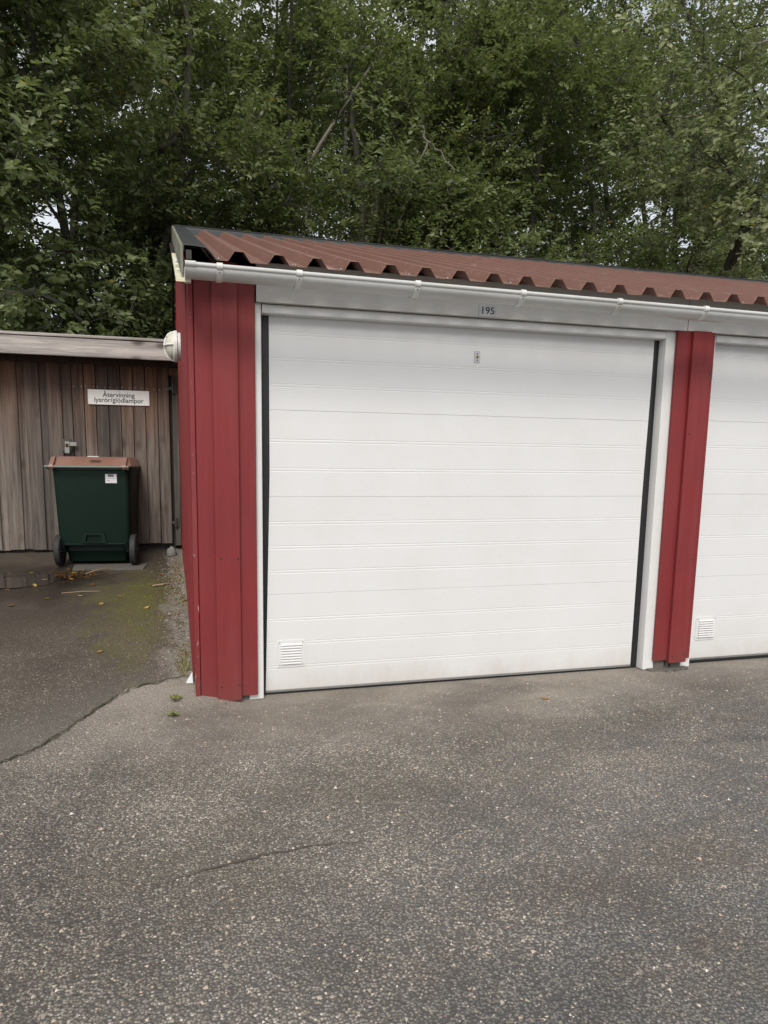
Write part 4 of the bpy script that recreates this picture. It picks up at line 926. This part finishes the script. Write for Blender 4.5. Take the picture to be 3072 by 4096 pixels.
# loose stones bedded in the asphalt and the gravel strip along the gable: uncountable
def stones(name, pos, size, tint, mat, label):
    rs = np.random.RandomState(4); n = len(pos)
    base = np.array([(1, 0, 0), (-.5, .87, 0), (-.5, -.87, 0), (.1, .1, .62), (0, 0, -.5)], float)
    f0 = np.array([(0, 1, 3), (1, 2, 3), (2, 0, 3)])
    a = rs.uniform(0, 6.28, n); V = np.repeat(base[None], n, 0) * rs.uniform(.65, 1.25, (n, 5, 1)) * rs.uniform(.7, 1.2, (n, 1, 3))
    ca, sa = np.cos(a)[:, None], np.sin(a)[:, None]; X = V[..., 0] * ca - V[..., 1] * sa; Y = V[..., 0] * sa + V[..., 1] * ca
    V = np.stack([X, Y, V[..., 2]], 2) * size[:, None, None] + pos[:, None, :]
    F = (f0[None] + 5 * np.arange(n)[:, None, None]).reshape(-1, 3)
    me = np_mesh(name, V.reshape(-1, 3), F); at = me.attributes.new('tint', 'FLOAT', 'POINT'); at.data.foreach_set('value', np.repeat(tint, 5).astype(np.float32))
    me.polygons.foreach_set('use_smooth', np.ones(len(F), bool))
    o = link(name, me, mat); o['kind'] = 'stuff'; o['label'] = label; return o
m, nt, b = mat_new('asphalt_stones'); M['pebble'] = m
a_ = nd(nt, 'ShaderNodeAttribute', attribute_name='tint'); nt.links.new(ramp(nt, a_.outputs['Fac'], [(0.0, (.10, .090, .074)), (.35, (.195, .172, .138)), (.70, (.30, .265, .212)), (.84, (.42, .37, .30)), (.93, (.54, .39, .29)), (1.0, (.72, .67, .59))]), b.inputs['Base Color']); b.inputs['Roughness'].default_value = .7
rs = np.random.RandomState(11); N = 26000
d = rs.uniform(0, 1, N) ** .8; yy = -2.9 + 2.85 * d; w0 = -.1 - .24 * (yy + 3.6); w1 = .06 + 1.12 * (yy + 3.6); xx = w0 + (w1 - w0) * rs.uniform(0, 1, N)
sm = np.interp(xx, SX, SY); ok = (yy < sm - .03) | (xx > .17); ok &= yy < -.04; xx, yy = xx[ok], yy[ok]
sz = rs.gamma(3.2, .00125, len(xx)).clip(.0016, .0105)
stones('asphalt_stones', np.stack([xx, yy, hgt(xx, yy) - sz * .10], 1), sz, rs.uniform(0, 1, len(xx)), M['pebble'], 'pale stones bedded in the worn yard asphalt')
N = 5000; yy = rs.uniform(.22, 3.3, N); xx = .15 - np.abs(rs.normal(0, .085, N)); zz = np.array([rz_(x, y) for x, y in zip(xx, yy)]); sz = rs.gamma(3, .0016, N).clip(.002, .014)
stones('gravel_strip', np.stack([xx, yy, zz], 1), sz, rs.uniform(0, .85, N), M['pebble'], 'loose grey gravel along the foot of the gable wall')

m, nt, b = mat_new('moss_clump'); M['moss_clump'] = m
a_ = nd(nt, 'ShaderNodeAttribute', attribute_name='tint'); nt.links.new(ramp(nt, a_.outputs['Fac'], [(0.0, (.055, .060, .014)), (.6, (.105, .110, .022)), (1.0, (.16, .155, .035))]), b.inputs['Base Color']); b.inputs['Roughness'].default_value = .95
N = 2600; yy = np.concatenate([rs.uniform(.25, 3.2, N // 2), rs.normal(1.55, .45, N - N // 2)]); xx = np.concatenate([.145 - np.abs(rs.normal(0, .05, N // 2)), rs.normal(-.12, .10, N - N // 2)]); ok = (yy > .25) & (yy < 3.2) & (xx < .15)
ok &= np.array([noise.noise(Vector((x * 9, y * 5, 3.3))) for x, y in zip(xx, yy)]) > .05
xx, yy = xx[ok], yy[ok]; zz = np.array([rz_(x, y) for x, y in zip(xx, yy)]); sz = rs.gamma(4, .0024, len(xx)).clip(.003, .020)
stones('moss_clumps', np.stack([xx, yy, zz - sz * .2], 1), sz, rs.uniform(0, 1, len(xx)), M['moss_clump'], 'low olive moss clumps along the foot of the gable wall')
N = 900; yy = np.concatenate([rs.normal(2.45, .13, N // 2), rs.uniform(.3, 3.2, N - N // 2)]); xx = np.concatenate([rs.normal(-.72, .12, N // 2), .12 - np.abs(rs.normal(0, .05, N - N // 2))]); ok = xx < .14; xx, yy = xx[ok], yy[ok]
n = len(xx); zz = np.array([rz_(x, y) for x, y in zip(xx, yy)]) + rs.uniform(.001, .010, n); an = rs.uniform(0, 6.28, n)
Dv = np.stack([np.cos(an), np.sin(an), rs.normal(0, .12, n)], 1); Dv /= np.linalg.norm(Dv, axis=1, keepdims=True); Nv = np.stack([rs.normal(0, .25, n), rs.normal(0, .25, n), np.ones(n)], 1)
def litter_mesh():
    me = mesh_leaves('leaf_litter', np.stack([xx, yy, zz], 1), Dv, Nv / np.linalg.norm(Nv, axis=1, keepdims=True), rs.uniform(.008, .026, n), rs.uniform(.004, .014, n), rs.uniform(0, .62, n), False)
    o = link('leaf_litter', me, M['fallen']); o['kind'] = 'stuff'; o['label'] = 'brown crumbs of leaf litter by the bin wheel and the gable wall'

# ------------------------------------------------------------------ trees
GAPS = [((-1.307, 6.5, 4.60), .30, .86), ((-1.565, 6.5, 4.33), .26, .8), ((-1.127, 6.5, 5.18), .18, .5), ((9.56, 8.5, 6.32), .36, .8), ((10.02, 8.5, 5.70), .34, .85), ((9.06, 8.5, 6.13), .26, .7), ((2.03, 8.5, 8.86), .30, .8), ((2.88, 8.5, 7.96), .20, .5)]
def mesh_leaves(name, P, D, Nn, L, W, tint, quad=True):
    """P base points, D leaf axis, Nn leaf normal"""
    n = len(P); S = np.cross(D, Nn); S /= np.linalg.norm(S, axis=1, keepdims=True) + 1e-9
    l, w = L[:, None], W[:, None]
    if quad:
        f = .16 * w * Nn
        pts = [P, P + D * l * .30 - S * w * .46 + f, P + D * l * .68 - S * w * .42 + f, P + D * l - Nn * l * .06, P + D * l * .68 + S * w * .42 + f, P + D * l * .30 + S * w * .46 + f]
        V = np.stack(pts, 1).reshape(-1, 3); b_ = 6 * np.arange(n)[:, None]
        F = np.concatenate([b_ + np.array([[0, 3, 2, 1]]), b_ + np.array([[0, 5, 4, 3]])], 0); k = 6
    else:
        pts = [P, P + D * l * .45 - S * w * .5, P + D * l, P + D * l * .55 + S * w * .5]
        V = np.stack(pts, 1).reshape(-1, 3); F = 4 * np.arange(n)[:, None] + np.array([[0, 3, 2, 1]]); k = 4
    me = np_mesh(name, V, F); at = me.attributes.new('tint', 'FLOAT', 'POINT'); at.data.foreach_set('value', np.repeat(tint, k).astype(np.float32))
    return me
litter_mesh()
def unit(a): return a / (np.linalg.norm(a, axis=-1, keepdims=True) + 1e-9)
def make_tree(name, x, y, h, r, n_tw, leaf, lmat, seed, label, cat='tree', group=None, stems=3, low=.06, per=11, quad=True, bark='bark', bushy=.36, front_bias=.0):
    rs = np.random.RandomState(seed); z0 = hz(x, y)
    root = thing(name, (x, y, z0), label, cat, group)
    tr = MB(); nodes = []; nrad = []
    for s in range(stems):
        a = 2 * math.pi * (s + rs.uniform(-.25, .25)) / stems; lean = rs.uniform(.05, .22) if stems > 1 else .04
        p = np.array([x + .12 * math.cos(a) * (stems > 1), y + .12 * math.sin(a) * (stems > 1), z0 - .05]); pts = []; rad = []; d = np.array([math.cos(a) * lean, math.sin(a) * lean, 1.0])
        hh = h * rs.uniform(.82, 1.0); nseg = 11; r0 = (.085 if stems > 1 else .11) * (h / 9)
        for i in range(nseg + 1):
            pts.append(p.copy()); rad.append(r0 * (1 - .88 * i / nseg)); d = d + rs.normal(0, .10, 3) * np.array([1, 1, .2]); d[2] = abs(d[2]); p = p + unit(d) * hh / nseg
        tr.tube(pts, rad, 8); 
        nl = int(max(8, h * 2.4 / max(1, stems - 1))) 
        for q in range(nl):
            t = low + (1 - low) * (q + rs.uniform(0, 1)) / nl; t = min(t, .985); fi = t * nseg; i = int(fi); fr = fi - i
            b0 = pts[i] * (1 - fr) + pts[min(i + 1, nseg)] * fr; br = rad[i] * .45
            az = rs.uniform(0, 6.28) if rs.uniform() > front_bias else -math.pi / 2 + rs.normal(0, .8)
            Lb = r * rs.uniform(.55, 1.08) * (1 - .55 * max(0, t - .45) / .55) * (.75 + .25 * min(1, t / .3)); el = rs.uniform(.1, .75)
            dd = np.array([math.cos(az) * math.cos(el), math.sin(az) * math.cos(el), math.sin(el)]); pb = b0.copy(); bp = [pb.copy()]; ns = 6
            for j in range(ns):
                dd = unit(dd + rs.normal(0, .20, 3) + np.array([0, 0, .10 - .09 * j])); pb = pb + dd * Lb / ns; bp.append(pb.copy())
                if j >= 1: nodes.append(pb.copy()); nrad.append(br * (1 - j / ns) * .5)
            tr.tube(bp, [max(.005, br * (1 - .85 * j / ns)) for j in range(ns + 1)], 5)
    nodes = np.array(nodes)
    # twigs: spring from the limbs, carry alternate leaves
    n_cl = max(30, n_tw // 15); cl = rs.randint(0, n_cl, n_tw); cb = nodes[rs.randint(0, len(nodes), n_cl)]; cc = cb + rs.normal(0, bushy * .75, (n_cl, 3)); csz = rs.uniform(.55, 1.25, n_cl)[:, None]; ctint = rs.normal(0, .13, n_cl)
    off = rs.normal(0, .21 * (leaf / .09), (n_tw, 3)) * np.array([1, 1, .62]) * csz[cl]
    B = np.where((rs.uniform(0, 1, n_tw) < .11)[:, None], cb[cl], cc[cl] + off * .15); T0 = cc[cl] + off; out = unit(T0 - np.array([x, y, z0 + h * .35])); TD = unit(out * np.array([.6, .6, .3]) + unit(off) * .55 + rs.normal(0, .35, (n_tw, 3)) + np.array([0, 0, .12])); TL = rs.uniform(.22, .48, n_tw) * (leaf / .08) ** .5
    keep = np.ones(n_tw, bool)
    for (gx, gy, gz_), gr, pr_ in GAPS:
        dv = unit(np.array([gx, gy, gz_]) - np.array(CAM)); rel = T0 - np.array(CAM); al = rel @ dv; perp = np.linalg.norm(rel - al[:, None] * dv, axis=1) / (al / np.linalg.norm(np.array([gx, gy, gz_]) - np.array(CAM)))
        keep &= ~((perp < gr) & (rs.uniform(0, 1, n_tw) < pr_))
    keep &= T0[:, 2] > z0 + .15
    keep &= ~((T0[:, 0] > .0) & (T0[:, 1] < 6.45) & (T0[:, 2] < 2.3 + np.minimum(T0[:, 1], 6) * .0 + 1.0 - np.abs(T0[:, 1] - 3.0) * .33))
    keep &= ~((T0[:, 0] < .3) & (T0[:, 1] < 5.3) & (T0[:, 2] < 2.62))
    B, T0, TD, TL, cl = B[keep], T0[keep], TD[keep], TL[keep], cl[keep]; n = len(T0)
    # thin twig wood, three-sided
    step = 2 if quad else 4
    wv = []; wf = []; c_ = 0
    for i in range(0, n, step):
        a, m_, e = B[i], T0[i], T0[i] + TD[i] * TL[i] * .9
        tr.tube([a, (a + m_) / 2 + np.array([0, 0, .05]), m_, e], [.0065, .005, .004, .0015], 3, False)
    k = np.arange(per)[None, :] / (per - 1); P = T0[:, None, :] + TD[:, None, :] * (TL[:, None] * (k * 1.0))[..., None] - np.array([0, 0, .10]) * (TL[:, None] * k ** 2)[..., None]
    side = unit(np.cross(TD, np.array([0, 0, 1.0]) + rs.normal(0, .3, (n, 3)))); sg = np.where(np.arange(per) % 2 == 0, 1, -1)[None, :, None]
    D = unit(TD[:, None, :] * .65 + side[:, None, :] * sg * .8 + rs.normal(0, .28, (n, per, 3)) - np.array([0, 0, .12]))
    Nn = unit(np.array([0, 0, .75]) + out[keep][:, None, :] * .75 + rs.normal(0, .42, (n, per, 3))); Nn = unit(Nn - D * (Nn * D).sum(-1, keepdims=True))
    L = leaf * rs.uniform(.6, 1.2, (n, per)) * (.75 + .35 * np.sin(np.pi * np.clip(k + .15, 0, 1))); W = L * rs.uniform(.50, .66, (n, per))
    tw = rs.normal(0, .09, (n, 1)) + ctint[cl][:, None]; tint = np.clip(rs.uniform(.05, .80, (n, per)) + tw, 0, .96); tint = np.where(rs.uniform(0, 1, (n, per)) < .0035, 1.0, tint)
    me = mesh_leaves('crown', P.reshape(-1, 3), D.reshape(-1, 3), Nn.reshape(-1, 3), L.ravel(), W.ravel(), tint.ravel(), quad)
    link('crown', me, lmat, root)
    tr.obj('trunk', M[bark], root, smooth=True)
    return root
front = [
 (-2.5, 6.7, 9.0, 2.2, 4300, 'sallow with dense grey green crown at the left edge of the photo, behind the shed', 'leaf_sallow', 1),
 (-.75, 7.2, 9.3, 2.2, 4600, 'tall sallow straight behind the bin and shed door', 'leaf_sallow', 2),
 (1.0, 8.3, 9.8, 2.1, 4000, 'sallow rising behind the gable end of the garage roof, left of the birches', 'leaf_sallow', 8),
 (3.0, 8.7, 10.9, 2.2, 4600, 'sallow behind the garage roof just left of its middle, beside the birches', 'leaf_sallow', 3),
 (5.1, 8.3, 10.6, 2.3, 4600, 'sallow behind the garage roof just right of its middle', 'leaf_sallow', 4),
 (7.3, 8.6, 11.0, 2.4, 4500, 'dark sallow behind the right half of the garage roof', 'leaf_sallow', 5),
 (9.5, 7.9, 11.6, 2.9, 5600, 'pale leaved sallow reaching over the roof at the right edge of the photo', 'leaf_pale', 6),
 (12.3, 8.8, 11.6, 2.5, 3600, 'pale leaved sallow farthest to the right, mostly outside the photo', 'leaf_pale', 7)]
TR = {}
for x, y, h, r, n, lab, lm, s in front: TR[s] = make_tree('sallow_tree', x, y, h, r, n, .098, M[lm], s, lab, 'tree', None, 3, .05, 10, True, 'bark', .46, .30)
mid_ = [(-5.2, 10.5), (-2.4, 11.6), (.6, 11.4), (3.2, 12.2), (6.0, 11.6), (8.9, 12.4), (11.8, 11.2), (14.6, 12.0)]
for i, (x, y) in enumerate(mid_):
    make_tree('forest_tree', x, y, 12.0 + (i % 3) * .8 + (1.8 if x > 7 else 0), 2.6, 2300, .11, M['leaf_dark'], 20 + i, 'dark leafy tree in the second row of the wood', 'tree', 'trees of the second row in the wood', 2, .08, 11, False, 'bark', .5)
far_ = [(-7.5, 16.5), (-4.2, 17.5), (-.8, 16.2), (2.4, 18.0), (6.0, 16.8), (9.6, 18.2), (13.2, 16.6), (17.0, 17.5), (20.5, 16.5)]
for i, (x, y) in enumerate(far_):
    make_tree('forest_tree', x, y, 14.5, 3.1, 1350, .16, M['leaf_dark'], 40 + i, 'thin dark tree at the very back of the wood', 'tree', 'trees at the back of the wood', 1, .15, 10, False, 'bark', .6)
bush = [(-3.4, 5.75, 2.8, 1.2, 'low leafy bush over the left end of the shed roof'), (-1.5, 5.8, 2.9, 1.1, 'low leafy bush behind the middle of the shed fascia'), (-.35, 6.9, 3.4, 1.0, 'leafy bush between the shed and the garage gable'),
        (1.9, 7.2, 4.2, 1.2, 'leafy bush peeping over the ridge near the left end of the roof'), (4.2, 7.2, 4.5, 1.3, 'leafy bush peeping over the middle of the ridge'), (6.3, 7.2, 4.3, 1.2, 'leafy bush peeping over the ridge right of the middle'), (8.6, 7.2, 4.2, 1.2, 'leafy bush peeping over the right part of the ridge')]
for i, (x, y, h, r, lab) in enumerate(bush):
    make_tree('bush', x, y, h, r, 900, .078, M['leaf_sallow'], 60 + i, lab, 'bush', None, 4, .1, 11, True, 'bark', .26)
def limb(root, pts, r0, r1, mat='bark_pale', seed=0):
    rs_ = random.Random(seed); P = []
    for a, b_ in zip(pts[:-1], pts[1:]):
        a, b_ = Vector(a), Vector(b_)
        for k in range(3): P.append(a.lerp(b_, k / 3) + Vector((rs_.gauss(0, .012), rs_.gauss(0, .02), rs_.gauss(0, .012))))
    P.append(Vector(pts[-1])); n = len(P) - 1
    mb = MB(); mb.tube(P, [r0 + (r1 - r0) * k / n for k in range(n + 1)], 7); mb.obj('branch', M[mat], root, True)
limb(TR[8], [(1.669, 8.496, 4.856), (2.099, 7.794, 5.85), (2.706, 7.74, 6.811), (3.154, 7.74, 7.502), (3.689, 7.74, 8.28)], .036, .014, seed=1)
limb(TR[3], [(4.145, 8.16, 7.175), (4.119, 7.373, 6.797), (4.169, 7.32, 6.566), (4.386, 7.268, 6.424), (4.569, 7.215, 6.146), (4.733, 7.215, 5.852)], .026, .006, seed=2)
limb(TR[3], [(4.166, 7.32, 6.576), (4.092, 7.268, 6.387), (3.927, 7.268, 6.072), (3.557, 7.215, 5.758)], .020, .005, seed=3)
limb(TR[3], [(3.927, 7.268, 6.072), (3.811, 7.215, 5.653), (3.672, 7.163, 5.296), (3.588, 7.11, 4.97)], .012, .004, seed=4)
limb(TR[3], [(3.623, 8.491, 5.466), (3.634, 8.384, 6.001), (3.752, 8.33, 6.632), (3.88, 8.277, 7.092), (4.169, 8.277, 7.713)], .085, .05, 'bark', 5)
limb(TR[3], [(3.527, 8.705, 4.824), (3.42, 8.491, 5.894), (3.259, 8.384, 6.857), (3.152, 8.384, 7.82)], .075, .04, 'bark', 6)
limb(TR[1], [(-2.2, 5.6, 3.25), (-2.0, 5.45, 3.333), (-1.674, 5.45, 3.406), (-1.48, 5.45, 3.448), (-1.29, 5.45, 3.38), (-1.066, 5.5, 3.228), (-.9, 5.6, 3.1)], .040, .020, seed=7)
limb(TR[1], [(-1.45, 5.45, 3.44), (-1.38, 5.4, 3.36), (-1.36, 5.38, 3.22)], .014, .006, seed=8)
limb(TR[6], [(8.3, 6.7, 7.15), (8.465, 6.5, 7.12), (8.716, 6.5, 7.04), (9.084, 6.45, 6.82), (9.40, 6.4, 6.66), (9.675, 6.4, 6.5)], .016, .006, seed=9)
limb(TR[6], [(9.9, 6.6, 8.5), (9.226, 6.5, 8.27), (9.217, 6.45, 7.9), (8.502, 6.4, 7.24)], .020, .006, seed=10)
limb(TR[6], [(8.716, 6.5, 7.04), (8.65, 6.45, 6.8), (8.55, 6.4, 6.55)], .008, .003, seed=11)
limb(TR[2], [(-.1, 6.9, 5.3), (.063, 6.3, 5.567), (.193, 6.25, 5.63), (.30, 6.25, 5.80), (.36, 6.25, 5.88)], .045, .03, 'bark', 12)
limb(TR[2], [(.193, 6.25, 5.63), (.22, 6.2, 5.80), (.264, 6.2, 6.1), (.20, 6.2, 6.5)], .026, .012, 'bark', 13)
# birches: white stems between the sallows
for i, (x0, y0, x1, h, lab) in enumerate([(2.75, 9.3, 2.60, 9.5, 'left birch with white trunk and black marks among the sallows'), (3.35, 9.4, 3.28, 9.5, 'right birch with slender white trunk among the sallows')]):
    z0 = hz(x0, y0); t = thing('birch_tree', (x0, y0, z0), lab, 'tree'); mb = MB(); rs = random.Random(i + 70)
    pts = [(x0 + (x1 - x0) * k / 10 + .06 * math.sin(k * .9 + i), y0 + .04 * math.cos(k), z0 + h * k / 10) for k in range(11)]
    mb.tube(pts, [.075 * (1 - .07 * k) for k in range(11)], 10); mb.obj('trunk', M['birch'], t, True)
    P = np.array([[pts[k][0] + rs.gauss(0, .7), pts[k][1] + rs.gauss(0, .7), pts[k][2] + rs.gauss(0, .4)] for k in range(5, 11) for _ in range(330)]); n = len(P); q = np.random.RandomState(i)
    me = mesh_leaves('crown', P, unit(q.normal(0, 1, (n, 3)) - np.array([0, 0, .6])), unit(q.normal(0, .5, (n, 3)) + np.array([0, -.5, .6])), q.uniform(.04, .06, n), q.uniform(.03, .04, n), q.uniform(.1, .9, n), False); link('crown', me, M['leaf_sallow'], t)

ORD = ['leftmost', 'second from the left', 'third from the left', 'fourth from the left', 'fifth from the left', 'sixth from the left', 'seventh from the left', 'eighth from the left', 'rightmost']
def by_place(objs, fmt):
    objs = sorted(objs, key=lambda o: math.atan2(o.location.x - CAM.x, o.location.y - CAM.y))
    for i, o in enumerate(objs):
        w = 'rightmost' if i == len(objs) - 1 else ORD[i]
        o['label'] = fmt(o['label'], w)
same = {}
for o in SC.objects:
    if o.parent is None and 'label' in o: same.setdefault(o['label'], []).append(o)
for lab, objs in same.items():
    if len(objs) > 1: by_place(objs, lambda l, w: l + ', ' + w if len(l.split()) + len(w.split()) <= 16 else l)
